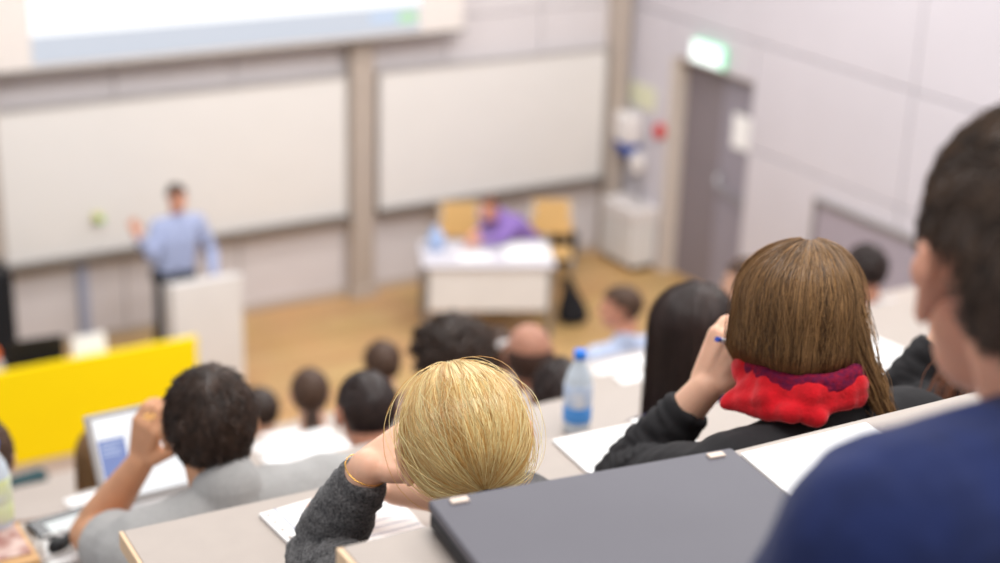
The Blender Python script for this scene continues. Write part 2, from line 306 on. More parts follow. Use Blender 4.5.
def hair_lock(parent, ctrl, n, spread, m, ctr, r=0.00055, taper=0.45):
    t = np.linspace(0, 1, 14); c = [np.array(q) for q in ctrl]
    cv = ((1-t)**3)[:, None]*c[0] + (3*t*(1-t)**2)[:, None]*c[1] + (3*t**2*(1-t))[:, None]*c[2] + (t**3)[:, None]*c[3]
    P = cv[None] + rng.normal(0, spread, (n, 1, 3))*(1-taper*t)[None, :, None] + 0.4*spread*np.sin(t*7)[None, :, None]*rng.normal(0, 1, (n, 1, 3))
    lv, lq = tubes(P, r, ctr); return quads_obj('hair_lock', [lv], [lq], [np.repeat(np.clip(rng.normal(0.45, 0.25, n), 0, 1), 14*3)], m, parent)
def hair_short(parent, R, c, rad, m, N, L, r=0.0006, off=(0, -0.012, 0.02), lift=0.35, messy=0.35, K=6, whorl=(0.15, -0.45, 0.9), low=-0.78, sc=1.0, spike=0.0, lump=0.03, lf=5.0, name='hair', swirl=0.5):
    mp = E3(R, c, off, rad); wv = np.array(whorl)/np.linalg.norm(whorl)
    def inreg(U, pad=0.0):
        face = (U[:, 1] > 0.30+pad) & (U[:, 2] < 0.42-pad); ear = (np.abs(U[:, 0]) > 0.72) & (U[:, 2] < 0.02-pad) & (U[:, 1] > -0.30+pad); lowb = U[:, 2] < low-pad*0.5
        front = (U[:, 1] > 0.02) & (U[:, 2] < -0.12-pad)
        return ~(face | ear | lowb | front)
    na, nb = 64, 40; ph, th = np.meshgrid(np.linspace(0, 2*pi, na), np.linspace(0.02, pi-0.02, nb), indexing='ij')
    U = np.stack([np.sin(th)*np.cos(ph), np.sin(th)*np.sin(ph), np.cos(th)], -1).reshape(-1, 3); n1 = 1 + lump*np.array([noise.noise(Vector(u)*lf) for u in U])
    ok = inreg(U, 0.02).reshape(na, nb); O = mp(U, n1*0.99); I = mp(U, np.full(len(U), 0.88)); n = na*nb; ix = np.arange(n).reshape(na, nb)
    fk = ok[:-1, :-1] & ok[1:, :-1] & ok[1:, 1:] & ok[:-1, 1:]; q = np.stack([ix[:-1, :-1], ix[1:, :-1], ix[1:, 1:], ix[:-1, 1:]], -1)[fk].reshape(-1, 4); Q = [q, q[:, ::-1]+n]
    cnt = {}
    for f in q:
        for i in range(4):
            e = (f[i], f[(i+1) % 4]); cnt[e] = cnt.get(e, 0)+1
    rim = [(a, b) for (a, b) in cnt if (b, a) not in cnt]
    if rim: rim = np.array(rim); Q.append(np.stack([rim[:, 1], rim[:, 0], rim[:, 0]+n, rim[:, 1]+n], -1))
    Vs = [np.vstack([O, I])]; Qs = [np.vstack(Q)]; Ts = [np.full(2*n, 0.2)]
    if N:
        G = rng.normal(size=(N*4, 3)); G /= np.linalg.norm(G, axis=1, keepdims=True); G = G[inreg(G)][:N]; n2 = len(G)
        tang = G - wv*np.sum(G*wv, 1, keepdims=True)*0 - wv; tang = tang - G*np.sum(tang*G, 1, keepdims=True); tang /= np.linalg.norm(tang, axis=1, keepdims=True)+1e-6
        sw = np.cross(G, tang); cl = np.array([[noise.noise(Vector(g)*5+Vector((i*7, 0, 0))) for i in range(3)] for g in G])
        D = tang + sw*swirl*cl[:, :1]*2 + G*(lift+spike*np.clip(cl[:, 1:2]*3, 0, 1)) + messy*rng.normal(0, 0.5, (n2, 3)) + messy*cl; D /= np.linalg.norm(D, axis=1, keepdims=True)
        Ln = L*rng.uniform(0.6, 1.15, n2)*(1+0.3*cl[:, 2]); t = np.linspace(0, 1, K); base = mp(G, 1 + lump*np.array([noise.noise(Vector(g)*lf) for g in G])*0.99 - 0.01)
        Dw = (D*np.array(rad)/np.mean(rad)) @ np.array(R).T; Gw = G @ np.array(R).T
        P = base[:, None, :] + Dw[:, None, :]*(Ln[:, None]*t[None, :])[..., None] - Gw[:, None, :]*((Ln*0.45)[:, None]*t[None, :]**2)[..., None]
        v, q2 = tubes(P, r, mp(np.zeros((1, 3)), 1.0)[0]); tn = np.clip(0.45+0.3*rng.normal(0, 0.7, n2)+0.5*cl[:, 0], 0, 1); Vs.append(v); Qs.append(q2); Ts.append(np.repeat(tn, K*3))
    return quads_obj(name, Vs, Qs, Ts, m, parent)

# ------------------------------------------------------------ people
def hand(W, d, n, left, curl=(0.5, 0.6, 0.4), spread=0.10, size=1.0, thumb=(0.75, 0.65, -0.25), per=None):
    W = Vector(W); d = Vector(d).normalized(); n = Vector(n); n = (n - d*n.dot(d)).normalized(); u = d.cross(n)*(1 if left else -1); S = size; pr = []
    for off, r in ((0.026, 0.0125), (0.008, 0.0135), (-0.010, 0.0130), (-0.026, 0.0115)):
        pr.append(cap(W + d*0.012*S + u*off*0.6*S, W + d*0.083*S + u*off*S, 0.0150*S, r*S))
    pr.append(ell(W + d*0.045*S - n*0.006*S, (0.034*S, 0.045*S, 0.016*S), Matrix((u, d, n)).transposed()))
    for i, (off, L, r) in enumerate(((0.029, 0.078, 0.0092), (0.010, 0.086, 0.0094), (-0.009, 0.080, 0.0090), (-0.027, 0.064, 0.0080))):
        c = curl if per is None else per[i]; base = W + d*0.083*S + u*off*S; a = 0; p = base; sp = spread*off/0.029
        for j, (fr, ca) in enumerate(zip((0.45, 0.30, 0.25), c)):
            a += ca; dd = (d*math.cos(a) - n*math.sin(a) + u*sp*math.cos(a)).normalized(); q = p + dd*L*fr*S
            pr.append(cap(p, q, r*S*(1-0.06*j), r*S*(0.94-0.08*j))); p = q
    tb = W + d*0.022*S + u*0.026*S; td = (u*thumb[0] + d*thumb[1] + n*thumb[2]).normalized(); k = tb + td*0.042*S; td2 = (td*0.75 + d*0.5 - n*0.25).normalized(); e = k + td2*0.032*S; e2 = e + (td2 - n*0.35).normalized()*0.026*S
    pr += [cap(tb, k, 0.0155*S, 0.0118*S), cap(k, e, 0.0115*S, 0.0100*S), cap(e, e2, 0.0100*S, 0.0080*S)]
    return pr
def head_prims(R, c, s=1.0):
    c = Vector(c); L = lambda x, y, z: c + R @ Vector((x*s, y*s, z*s)); r = lambda *a: tuple(q*s for q in a)
    pr = [ell(L(0, -0.012, 0.025), r(0.074, 0.094, 0.084), R), ell(L(0, 0.030, -0.02), r(0.060, 0.060, 0.085), R), ell(L(0, 0.038, -0.075), r(0.046, 0.050, 0.034), R), ell(L(0, 0.070, -0.098), r(0.022, 0.020, 0.016), R),
          cap(L(0, 0.088, 0.012), L(0, 0.108, -0.028), 0.009*s, 0.013*s), cap(L(-0.012, 0.094, -0.034), L(0.012, 0.094, -0.034), 0.010*s), cap(L(-0.03, 0.078, 0.030), L(0.03, 0.078, 0.030), 0.012*s),
          cap(L(-0.018, 0.086, -0.058), L(0.018, 0.086, -0.058), 0.007*s), cap(L(-0.016, 0.086, -0.068), L(0.016, 0.086, -0.068), 0.008*s), ell(L(-0.040, 0.060, -0.018), r(0.022, 0.022, 0.020), R), ell(L(0.040, 0.060, -0.018), r(0.022, 0.022, 0.020), R)]
    for sx in (-1, 1):
        pts = [(0.073, 0.008, -0.036), (0.081, -0.002, -0.022), (0.086, -0.013, -0.002), (0.085, -0.010, 0.014), (0.080, 0.003, 0.019), (0.074, 0.010, 0.008)]
        pts = [L(sx*x, y, z) for x, y, z in pts]
        for a, b in zip(pts[:-1], pts[1:]): pr.append(cap(a, b, 0.0058*s))
        pr += [ell(L(sx*0.074, -0.001, -0.008), r(0.007, 0.014, 0.022), R), ell(L(sx*0.077, 0.005, -0.032), r(0.006, 0.009, 0.011), R)]
    return pr
def rot(yaw=0, pitch=0, roll=0):
    """yaw + turns the face to the person's left, pitch + looks down, roll + tips the head to the right"""
    return Matrix.Rotation(yaw, 3, 'Z') @ Matrix.Rotation(-pitch, 3, 'X') @ Matrix.Rotation(roll, 3, 'Y')
def person(label, head, floor, face=0.0, hr=(0, 0.15, 0), skin='skin', top='black', vox=0.008, arms=None, hands=None, sleeve=(1, 1), fr=1.0, pelvis=None, stand=False, hs=1.0, sw=0.185, shirt_disp=None, cl=0.011, trousers='trousers', group=None, collar=True, neckoff=(0, -0.055, -0.185), shoulders=None, topname='shirt', toplabel=None, girth=1.0, shdrop=0.05):
    Rf = Matrix.Rotation(face, 3, 'Z'); H = Vector(head); hx, hy = head[0], head[1]
    Lw = lambda v: Vector((hx, hy, floor)) + Rf @ Vector(v)
    R = rot(face+hr[0], hr[1], hr[2])
    N = H + Rf @ Vector(neckoff); P = Lw(pelvis) if pelvis else (Lw((0, -0.03, 0.92)) if stand else Lw((0, -0.17, 0.562)))
    C = N.lerp(P, 0.34); side = Rf @ Vector((1, 0, 0)); fwd = Rf @ Vector((0, 1, 0))
    sh = shoulders or [N - side*sw + Vector((0, 0, -shdrop)), N + side*sw + Vector((0, 0, -shdrop))]; sh = [Vector(q) for q in sh]
    if arms is None:
        dz = 0.81
        arms = [[Lw((-sw-0.045, 0.02, 0.66)), Lw((-0.12, 0.16, 0.66))], [Lw((sw+0.045, 0.02, 0.66)), Lw((0.12, 0.16, 0.66))]]
    def torso(e):
        g = girth
        return [cap(N + Vector((0, 0, 0.02)), N + Vector((0, 0, -0.08)), 0.058+e*0.5, 0.075+e), cap(sh[0].lerp(N, 0.10), sh[1].lerp(N, 0.10)+Vector((0, 0, 0)), 0.060+e), cap(N + Vector((0, 0, -0.02)), sh[0].lerp(N, 0.15), 0.052+e, 0.052+e), cap(N + Vector((0, 0, -0.02)), sh[1].lerp(N, 0.15), 0.052+e, 0.052+e),
                cap(C - side*0.075*g, P - side*0.06*g, 0.108*g+e, 0.112*g+e), cap(C + side*0.075*g, P + side*0.06*g, 0.108*g+e, 0.112*g+e), cap(N - side*0.08 + Vector((0, 0, -0.09)), C - side*0.07*g, 0.088+e, 0.108*g+e), cap(N + side*0.08 + Vector((0, 0, -0.09)), C + side*0.07*g, 0.088+e, 0.108*g+e)]
    body = head_prims(R, H, hs) + [cap(H + R @ Vector((0, -0.03, -0.05)), N + Vector((0, 0, -0.04)), 0.052*hs, 0.058)] + torso(-0.004)
    for i in (0, 1):
        e, w = Vector(arms[i][0]), Vector(arms[i][1]); body += [cap(sh[i], e, 0.050, 0.039), cap(e, e.lerp(w, 0.3), 0.040*fr, 0.041*fr), cap(e.lerp(w, 0.3), w, 0.041*fr, 0.0265)]
        if hands and hands[i]: body += hand(w, *hands[i][0], i == 0, **hands[i][1])
        else:
            dd = (w-e).normalized(); body += hand(w, dd, Vector((0, 0, 1)), i == 0, (0.15, 0.2, 0.15), thumb=(0.8, 0.6, 0.05))
    if stand: legs = [[P - side*0.09, Lw((-0.11, 0.01, 0.49)), Lw((-0.12, -0.02, 0.09))], [P + side*0.09, Lw((0.19, 0.01, 0.49)), Lw((0.22, -0.02, 0.09))]]
    else:
        kn = P - Vector((0, 0, P.z)) + Vector((0, 0, floor)); legs = [[P + side*0.09*q + Vector((0, 0, -0.02)), kn + side*0.12*q + fwd*0.42 + Vector((0, 0, 0.50)), kn + side*0.12*q + fwd*0.40 + Vector((0, 0, 0.09))] for q in (-1, 1)]
    for l in legs: body += [cap(l[0], l[1], 0.078, 0.052), cap(l[1], l[2], 0.052, 0.036), cap(l[2], l[2] + fwd*0.13 + Vector((0, 0, -0.045)), 0.036, 0.026)]
    b = blob('person', body, vox, M[skin], None, 4); b.location = (0, 0, 0); tag(b, label, 'person', group)
    cloth = torso(cl)
    for i in (0, 1):
        e, w = Vector(arms[i][0]), Vector(arms[i][1]); f = sleeve[i]
        if f >= 1: cloth += [cap(sh[i], e, 0.056+cl, (0.048+cl*0.8)*fr), cap(e, e.lerp(w, 0.35), (0.048+cl*0.8)*fr, (0.046+cl*0.8)*fr), cyl(e.lerp(w, 0.3), e.lerp(w, min(1.0, f-1) if f > 1 else 0.97), (0.046+cl*0.8)*fr, (0.034+cl*0.7)*fr)]
        elif f > 0: cloth += [cap(sh[i], sh[i].lerp(e, f*0.6), 0.056+cl, 0.054+cl), cyl(sh[i].lerp(e, f*0.5), sh[i].lerp(e, f), 0.056+cl, 0.053+cl)]
    blob(topname, cloth, max(vox, 0.005), M[top], b, 3, shirt_disp, toplabel)
    pt = [cap(P - side*0.07, P + side*0.07, 0.122*girth+cl)]
    for l in legs: pt += [cap(l[0], l[1], 0.088, 0.062), cyl(l[1], l[2]+Vector((0, 0, 0.01)), 0.061, 0.05), cap(l[1], l[1]+Vector((0, 0, -0.02)), 0.061)]
    blob('trousers', pt, 0.012, M[trousers], b, 2)
    for l in legs:
        ft = Vector((l[2].x, l[2].y, floor)); blob('shoe', [cap(ft - fwd*0.02 + Vector((0, 0, 0.05)), ft + fwd*0.14 + Vector((0, 0, 0.042)), 0.048, 0.040), cap(ft+Vector((0, 0, 0.06)), ft+Vector((0, 0, 0.10)), 0.048)], 0.012, M['shoe'], b, 2)
    for sx in (-1, 1):
        MBe = MB(); MBe.lathe([(-0.010, 0.002), (-0.006, 0.009), (0, 0.0115), (0.006, 0.009), (0.010, 0.002)], (0, 0, 0), 10); ev = MBe.build('eye', M['eye']); ev.location = H + R @ Vector((sx*0.031*hs, 0.079*hs, 0.006*hs)); parent_keep(ev, b)
    return b, R, H
ROWZ = lambda k: 5.05-0.44*k
ROWY = lambda k: 1.24+0.88*k
FL = lambda k: ROWZ(k)-0.74
HAIRR = (0.084, 0.102, 0.090)
# ------------------------------------------------------------ the hall
def struct(mb, name, m, parent=None): return mb.build(name, m, parent, kind='structure' if parent is None else None)
XW, YW = 9.72, 13.5
b = MB(); b.box((4.0, 11.4, -0.06), (12.4, 4.5, 0.12)); struct(b, 'floor', M['floor'])
b = MB()
for k in range(0, 10):
    y0 = ROWY(k-1); y1 = ROWY(k); b.box(((XW-1.6)/2, (y0+y1)/2, FL(k)/2-0.05), (XW+1.56, y1-y0, FL(k)+0.1))
struct(b, 'floor_tiers', M['step'])
def panel(b, x0, x1, z0, z1): b.box(((x0+x1)/2, YW+0.015, (z0+z1)/2), (x1-x0-0.012, 0.03, z1-z0-0.012), bev=0.003, seg=1)
b = MB(); b.mi = 1; b.box((4.0, YW+0.15, 3.5), (12.0, 0.24, 7.2)); b.mi = 0
xs = [-1.3, -0.2, 0.9, 2.02, 3.13, 4.23, 5.35, 6.45, 7.57, 8.67, 9.8]; zs = [0.0, 0.84, 2.70, 4.5, 6.8]
for i in range(len(xs)-1):
    for j in range(len(zs)-1): panel(b, xs[i], xs[i+1], zs[j], zs[j+1])
struct(b, 'wall_front', [M['wall'], M['gap']])
b = MB(); b.mi = 1; b.box((XW+0.36, 6.6, 3.5), (0.1, 14.2, 7.2)); b.box((XW+0.2, 5.4, 3.5), (0.3, 11.98-0.0, 7.2)); b.box((XW+0.2, 13.1, 3.5), (0.3, 0.9, 7.2)); b.box((XW+0.2, 12.02, 4.76), (0.3, 1.26, 4.88)); b.mi = 0
def rpanel(y0, y1, z0, z1): b.box((XW+0.02, (y0+y1)/2, (z0+z1)/2), (0.05, y1-y0-0.014, z1-z0-0.014), bev=0.003, seg=1)
for (y0, y1) in ((-0.5, 3.44), (3.44, 6.4), (6.4, 9.36), (9.36, 11.39)):
    for (z0, z1) in ((0, 1.68), (1.68, 2.70), (2.70, 4.4), (4.4, 7.0)): 
        if not (y0 > 9 and z0 >= 2.7): rpanel(y0, y1, z0, z1)
for (z0, z1) in ((2.70, 4.4), (4.4, 7.0)): rpanel(9.36, 13.5, z0, z1)
rpanel(11.39, 12.65, 2.31, 2.70); rpanel(12.65, 13.5, 0, 2.70)
struct(b, 'wall_right', [M['wallR'], M['gap']])
for nm, x0, x1, dep in (('column_left', 2.92, 3.13, 0.14), ('column_middle', 6.48, 6.72, 0.14), ('column_right', 9.48, 9.66, 0.16)):
    b = MB(); b.box(((x0+x1)/2, YW-dep/2, 2.6), (x1-x0, dep, 5.2), bev=0.01); b.box(((x0+x1)/2-0.07, YW-dep-0.008, 2.6), (0.02, 0.016, 5.2)); b.box(((x0+x1)/2+0.07, YW-dep-0.008, 2.6), (0.02, 0.016, 5.2)); b.box(((x0+x1)/2, YW-dep/2-0.01, 0.05), (x1-x0+0.05, dep+0.05, 0.1)); struct(b, nm, M['post'])
b = MB(); b.box((3.83, YW-0.03, 0.45), (0.09, 0.06, 0.8), bev=0.005); struct(b, 'trim_1', M['bluepost'])
b = MB(); b.box((6.3, YW-0.012, 0.04), (6.9, 0.024, 0.08)); struct(b, 'baseboard_front', M['post'])
# door recess on the right wall
dr = empty('door_1', (XW+0.2, 12.02, 0)); dr['kind'] = 'structure'
def loc(o, p): parent_keep(o, p); return o
b = MB(); b.box((XW+0.10, 12.62, 1.15), (0.26, 0.06, 2.31), bev=0.004); b.box((XW+0.12, 11.40, 1.15), (0.20, 0.02, 2.31), bev=0.004); b.box((XW+0.12, 12.02, 2.30), (0.20, 1.26, 0.02), bev=0.004); loc(b.build('door_frame', M['jamb']), dr)
b = MB(); b.box((XW+0.17, 12.29, 1.12), (0.05, 0.60, 2.24), bev=0.004); loc(b.build('door_leaf', M['door_d']), dr)
b = MB(); b.box((XW+0.17, 11.72, 1.12), (0.05, 0.54, 2.24), bev=0.004); b.box((XW+0.14, 11.72, 0.5), (0.01, 0.5, 0.9)); lf = loc(b.build('door_leaf', M['door']), dr)
b = MB(); b.tube([(XW+0.14, 11.93, 1.28), (XW+0.09, 11.94, 1.20), (XW+0.09, 11.90, 1.12), (XW+0.09, 11.70, 1.09), (XW+0.09, 11.50, 1.06), (XW+0.14, 11.48, 1.06)], 0.016, 8); loc(b.build('push_bar', M['steel']), dr)
b = MB(); b.box((XW+0.138, 11.68, 1.74), (0.006, 0.26, 0.34)); b.box((XW+0.134, 11.68, 1.74), (0.004, 0.2, 0.02)); b.build('notice', M['paper'], None, 'white paper notice taped to the grey door above its push bar', 'notice')
b = MB(); b.box((XW-0.02, 8.85, 0.735), (0.03, 3.0, 1.47)); p1 = struct(b, 'trim_2', M['gpanel'])
b = MB(); b.box((XW-0.03, 8.85, 1.46), (0.06, 3.04, 0.04), bev=0.005); b.box((XW-0.03, 10.34, 0.73), (0.05, 0.03, 1.46)); b.build('top_rail', M['rail'], p1)

# exit sign
s = empty('exit_sign', (XW-0.06, 12.04, 2.32), 0, 'glowing green and white emergency exit sign above the grey door', 'sign')
b = MB(); b.box((XW-0.045, 12.04, 2.455), (0.07, 0.49, 0.225), bev=0.03); loc(b.build('housing', M['exitg']), s)
b = MB(); b.box((XW-0.083, 12.04, 2.455), (0.012, 0.465, 0.20), bev=0.005); loc(b.build('glowing_face', M['exitw']), s)

# whiteboards
def whiteboard(x0, x1, label):
    z0, z1 = 0.88, 2.25; y = YW-0.07; w = empty('whiteboard', ((x0+x1)/2, y, z0), 0, label, 'whiteboard', 'whiteboards on the front wall')
    b = MB(); b.box(((x0+x1)/2, y, (z0+z1)/2), (x1-x0, 0.03, z1-z0)); loc(b.build('writing_surface', M['board']), w)
    b = MB()
    for xx in (x0, x1): b.box((xx, y-0.005, (z0+z1)/2), (0.03, 0.05, z1-z0+0.03), bev=0.004)
    b.box(((x0+x1)/2, y-0.005, z1), (x1-x0, 0.05, 0.03), bev=0.004); loc(b.build('frame', M['bframe']), w)
    b = MB(); b.box(((x0+x1)/2, y-0.03, z0-0.03), (x1-x0+0.03, 0.11, 0.06), bev=0.006); b.box(((x0+x1)/2, y-0.082, z0-0.01), (x1-x0, 0.012, 0.03)); loc(b.build('pen_ledge', M['rail']), w)
whiteboard(3.15, 6.45, 'long blank whiteboard behind the lecturer in the blue shirt')
whiteboard(6.79, 9.44, 'blank whiteboard on the corner side of the middle post, above the table')
b = MB()
b.mi = 0; b.box((3.98, YW-0.125, 1.21), (0.10, 0.05, 0.07), ry(0.5), bev=0.015); b.mi = 1; b.box((4.0, YW-0.125, 1.19), (0.05, 0.06, 0.05), ry(0.2), bev=0.01); b.build('board_sponge', [M['sponge'], M['green']], None, 'small yellow green sponge stuck to the whiteboard beside the lecturer', 'sponge')

# projection screen
ys = YW-0.24
s = empty('projection_screen', (5.3, ys, 2.6), 0, 'large white projection screen hung above the whiteboards, lit by a slide', 'projection screen')
b = MB(); b.box((5.3, ys, 4.0), (4.62, 0.03, 2.75)); loc(b.build('screen_cloth', M['screen']), s)
b = MB(); b.box((5.3, ys-0.01, 2.62), (4.66, 0.06, 0.035), bev=0.008); loc(b.build('bottom_shadow_bar', M['rail']), s)  # grey bar stands in for the thin dark shadow along the lower edge
b = MB(); b.mi = 0; b.box((5.30, ys-0.02, 4.05), (3.66, 0.008, 2.28)); b.mi = 1; b.box((5.30, ys-0.02, 2.79), (3.66, 0.009, 0.235)); b.mi = 2; b.box((6.78, ys-0.022, 2.82), (0.34, 0.01, 0.07)); b.mi = 3; b.box((7.0, ys-0.022, 2.80), (0.2, 0.012, 0.1)); b.mi = 2; b.box((5.3, ys-0.022, 5.0), (3.5, 0.01, 0.18)); loc(b.build('slide', [M['slide'], M['slide2'], M['slideb'], M['slideg']]), s)

# washbasin corner
s = empty('washbasin', (9.55, 13.0, 0), 0, 'boxy white washbasin cabinet in the corner beside the door', 'washbasin')
b = MB(); b.box((9.545, 13.00, 0.29), (0.31, 0.58, 0.46), bev=0.02); loc(b.build('cabinet', M['white']), s)
b = MB()
for yy in (12.73, 13.27): b.box((9.545, yy, 0.60), (0.33, 0.05, 0.17), bev=0.02)
for xx in (9.40, 9.69): b.box((xx, 13.00, 0.60), (0.04, 0.58, 0.17), bev=0.015)
b.box((9.545, 13.00, 0.545), (0.31, 0.56, 0.05)); loc(b.build('basin', M['ceramic']), s)
b = MB(); b.tube([(9.66, 13.0, 0.66), (9.66, 13.0, 0.84), (9.63, 13.0, 0.90), (9.57, 13.0, 0.89), (9.55, 13.0, 0.85)], 0.014, 8); loc(b.build('tap', M['steel']), s)
b = MB(); b.box((9.58, 13.0, 0.03), (0.22, 0.5, 0.06)); loc(b.build('base', M['dark']), s)  # black block stands in for the dark shadow under the cabinet
s = empty('towel_dispenser', (9.60, 13.2, 1.25), 0, 'white paper towel dispenser on the wall in the corner above the washbasin', 'dispenser')
b = MB(); b.box((9.60, 13.20, 1.44), (0.2, 0.30, 0.32), bev=0.05, seg=3); loc(b.build('case', M['ceramic']), s)
b = MB(); b.box((9.60, 13.20, 1.25), (0.16, 0.24, 0.05), bev=0.01); b.box((9.60, 13.20, 1.19), (0.06, 0.2, 0.1)); loc(b.build('slot', M['blue']), s)
s = empty('soap_dispenser', (9.62, 13.02, 0.95), 0, 'small white soap dispenser on the wall just over the washbasin tap', 'dispenser')
b = MB(); b.box((9.62, 13.02, 1.10), (0.14, 0.14, 0.22), bev=0.04, seg=3); loc(b.build('case', M['ceramic']), s)
b = MB(); b.tube([(9.60, 13.02, 0.99), (9.60, 13.02, 0.95)], 0.02, 8); loc(b.build('nozzle', M['rail']), s)
b = MB(); b.tube([(XW-0.005, 12.78, 1.49), (XW-0.05, 12.78, 1.49)], [0.085, 0.075], 16); b.tube([(XW-0.05, 12.78, 1.49), (XW-0.07, 12.78, 1.49)], 0.03, 10); b.build('call_point', M['red'], None, 'round red call point on the wall beside the door frame', 'alarm')
b = MB(); b.box((XW-0.012, 13.12, 1.78), (0.014, 0.44, 0.24)); b.build('poster', M['palegreen'], None, 'pale yellow green poster above the towel dispenser', 'poster')
s = empty('waste_bin', (8.93, 13.3, 0), 0, 'black waste bin on the floor between the right whiteboard and washbasin', 'bin')
b = MB(); b.lathe([(0.0, 0.11), (0.02, 0.12), (0.30, 0.15), (0.32, 0.155)], (8.93, 13.3, 0)); loc(b.build('body', M['dark']), s)
b = MB(); b.lathe([(0.32, 0.15), (0.36, 0.11), (0.38, 0.03)], (8.93, 13.3, 0)); loc(b.build('lid', M['dark']), s)

# yellow counter and what stands on it
s = empty('counter', (2.6, 11.1, 0), 0, 'front counter with a bright yellow laminate panel in the left corner', 'counter')
b = MB(); b.box((2.45, 10.82, 0.66), (2.94, 0.04, 0.76), bev=0.006); loc(b.build('yellow_panel', M['yellow'], label='bright yellow front panel'), s)
b = MB(); b.box((2.45, 10.84, 0.14), (2.90, 0.05, 0.28)); b.box((3.88, 11.15, 0.365), (0.04, 0.6, 0.73)); b.box((1.0, 11.15, 0.365), (0.04, 0.6, 0.73)); loc(b.build('plinth', M['plinth']), s)
b = MB(); b.box((2.45, 11.15, 0.745), (2.92, 0.62, 0.03), bev=0.005); loc(b.build('worktop', M['lav']), s)
b = MB(); b.box((2.45, 10.94, 0.925), (2.86, 0.19, 0.02), bev=0.004); loc(b.build('shelf', M['lav']), s)
for xx in (1.1, 2.4, 3.8):
    b = MB(); b.box((xx, 10.96, 0.838), (0.02, 0.15, 0.155)); loc(b.build('bracket', M['rail']), s)
s = empty('laptop', (2.78, 11.05, 1.0), 0, 'black open laptop on the yellow panelled front counter', 'laptop')
b = MB(); b.box((2.72, 10.975, 0.946), (0.36, 0.11, 0.018), rz(-0.1), bev=0.004); loc(b.build('base', M['dark']), s)
b = MB(); b.box((2.735, 10.945, 1.075), (0.40, 0.014, 0.26), rz(-0.1) @ rx(0.12), bev=0.004); loc(b.build('screen', M['dark']), s)
s = empty('name_card', (3.16, 10.98, 1.0), 0, 'folded white card standing on the yellow panelled counter', 'card')
b = MB(); b.box((3.12, 10.905, 1.05), (0.25, 0.006, 0.22), rx(-0.12)); loc(b.build('front_fold', M['paper']), s)
b = MB(); b.box((3.12, 10.945, 1.05), (0.25, 0.006, 0.22), rx(0.12)); loc(b.build('rear_fold', M['paper']), s)
b = MB(); b.box((2.40, 10.94, 1.013), (0.16, 0.13, 0.15), rz(0.3), bev=0.03); b.build('grey_pouch', M['lav'], None, 'grey pouch lying on the counter beside the black laptop', 'pouch')
b = MB(); b.box((2.40, 10.94, 1.137), (0.12, 0.12, 0.10), rz(0.2), bev=0.035, seg=3); b.build('orange_cloth', M['orange'], None, 'orange cloth bundle on the grey pouch at the left edge', 'cloth')
s = empty('loudspeaker', (2.86, 12.9, 0), 0, 'tall black upright cabinet on the floor by the left post', 'cabinet')
b = MB(); b.box((2.86, 12.9, 0.55), (0.36, 0.34, 1.06), bev=0.02); loc(b.build('case', M['dark']), s)
b = MB(); b.box((2.86, 12.72, 0.55), (0.31, 0.02, 0.98), bev=0.005); loc(b.build('grille', M['blackcloth']), s)
s['label'] = 'tall black upright loudspeaker on the floor by the left post'; s['category'] = 'loudspeaker'

# lectern
s = empty('lectern', (4.31, 11.85, 0), 0, 'plain white box lectern in front of the lecturer', 'lectern')
b = MB(); b.box((4.355, 11.72, 0.56), (0.61, 0.03, 1.12), bev=0.006); loc(b.build('front_panel', M['white']), s)
b = MB()
for xx in (4.065, 4.645):
    b = MB(); b.box((xx, 11.84, 0.52), (0.03, 0.22, 1.04), bev=0.004); loc(b.build('side_panel', M['white']), s)
b = MB(); b.box((4.355, 11.85, 1.07), (0.61, 0.26, 0.025), rx(-0.3), bev=0.006); loc(b.build('top', M['white']), s)

# table on the stage
ta = -0.447; tc = Vector((7.31, 12.13, 0)); Rt = rz(ta)
T = lambda x, y, z: tc + Rt @ Vector((x, y, z))
s = empty('table', tc, ta, 'white table with a modesty panel standing on the wooden floor', 'table')
b = MB(); b.box(T(-0.03, 0, 0.735), (1.24, 0.70, 0.03), Rt, bev=0.006); loc(b.build('tabletop', M['tabletop']), s)
b = MB(); b.box(T(-0.03, -0.31, 0.50), (1.14, 0.02, 0.42), Rt, bev=0.004); loc(b.build('modesty_panel', M['white']), s)
for lx, ly in ((-0.61, -0.31), (0.55, -0.31), (-0.61, 0.31), (0.55, 0.31)):
    b = MB(); b.box(T(lx, ly, 0.36), (0.05, 0.05, 0.72), Rt, bev=0.006); loc(b.build('leg', M['rail']), s)
b = MB(); b.box(T(0.34, -0.05, 0.765), (0.42, 0.32, 0.03), Rt @ rz(0.1), bev=0.006); b.box(T(0.36, -0.02, 0.785), (0.36, 0.28, 0.012), Rt @ rz(-0.08)); b.build('paper_stack', M['paper'], None, 'stack of white papers on the stage table', 'papers')
b = MB(); b.box(T(-0.15, -0.1, 0.753), (0.3, 0.21, 0.006), Rt @ rz(0.15)); b.build('paper_sheet', M['paper'], None, 'loose white sheet on the stage table beside the paper stack', 'paper')
s = empty('water_bottle', T(-0.50, 0.12, 0.75), 0, 'pale blue bottle on the far left of the stage table', 'bottle')
b = MB(); b.lathe([(0, 0.075), (0.02, 0.085), (0.14, 0.08), (0.19, 0.04)], T(-0.50, 0.12, 0.75)); loc(b.build('body', M['lightblue']), s)
b = MB(); b.lathe([(0.19, 0.03), (0.23, 0.03)], T(-0.50, 0.12, 0.75)); loc(b.build('cap', M['lightblue']), s)
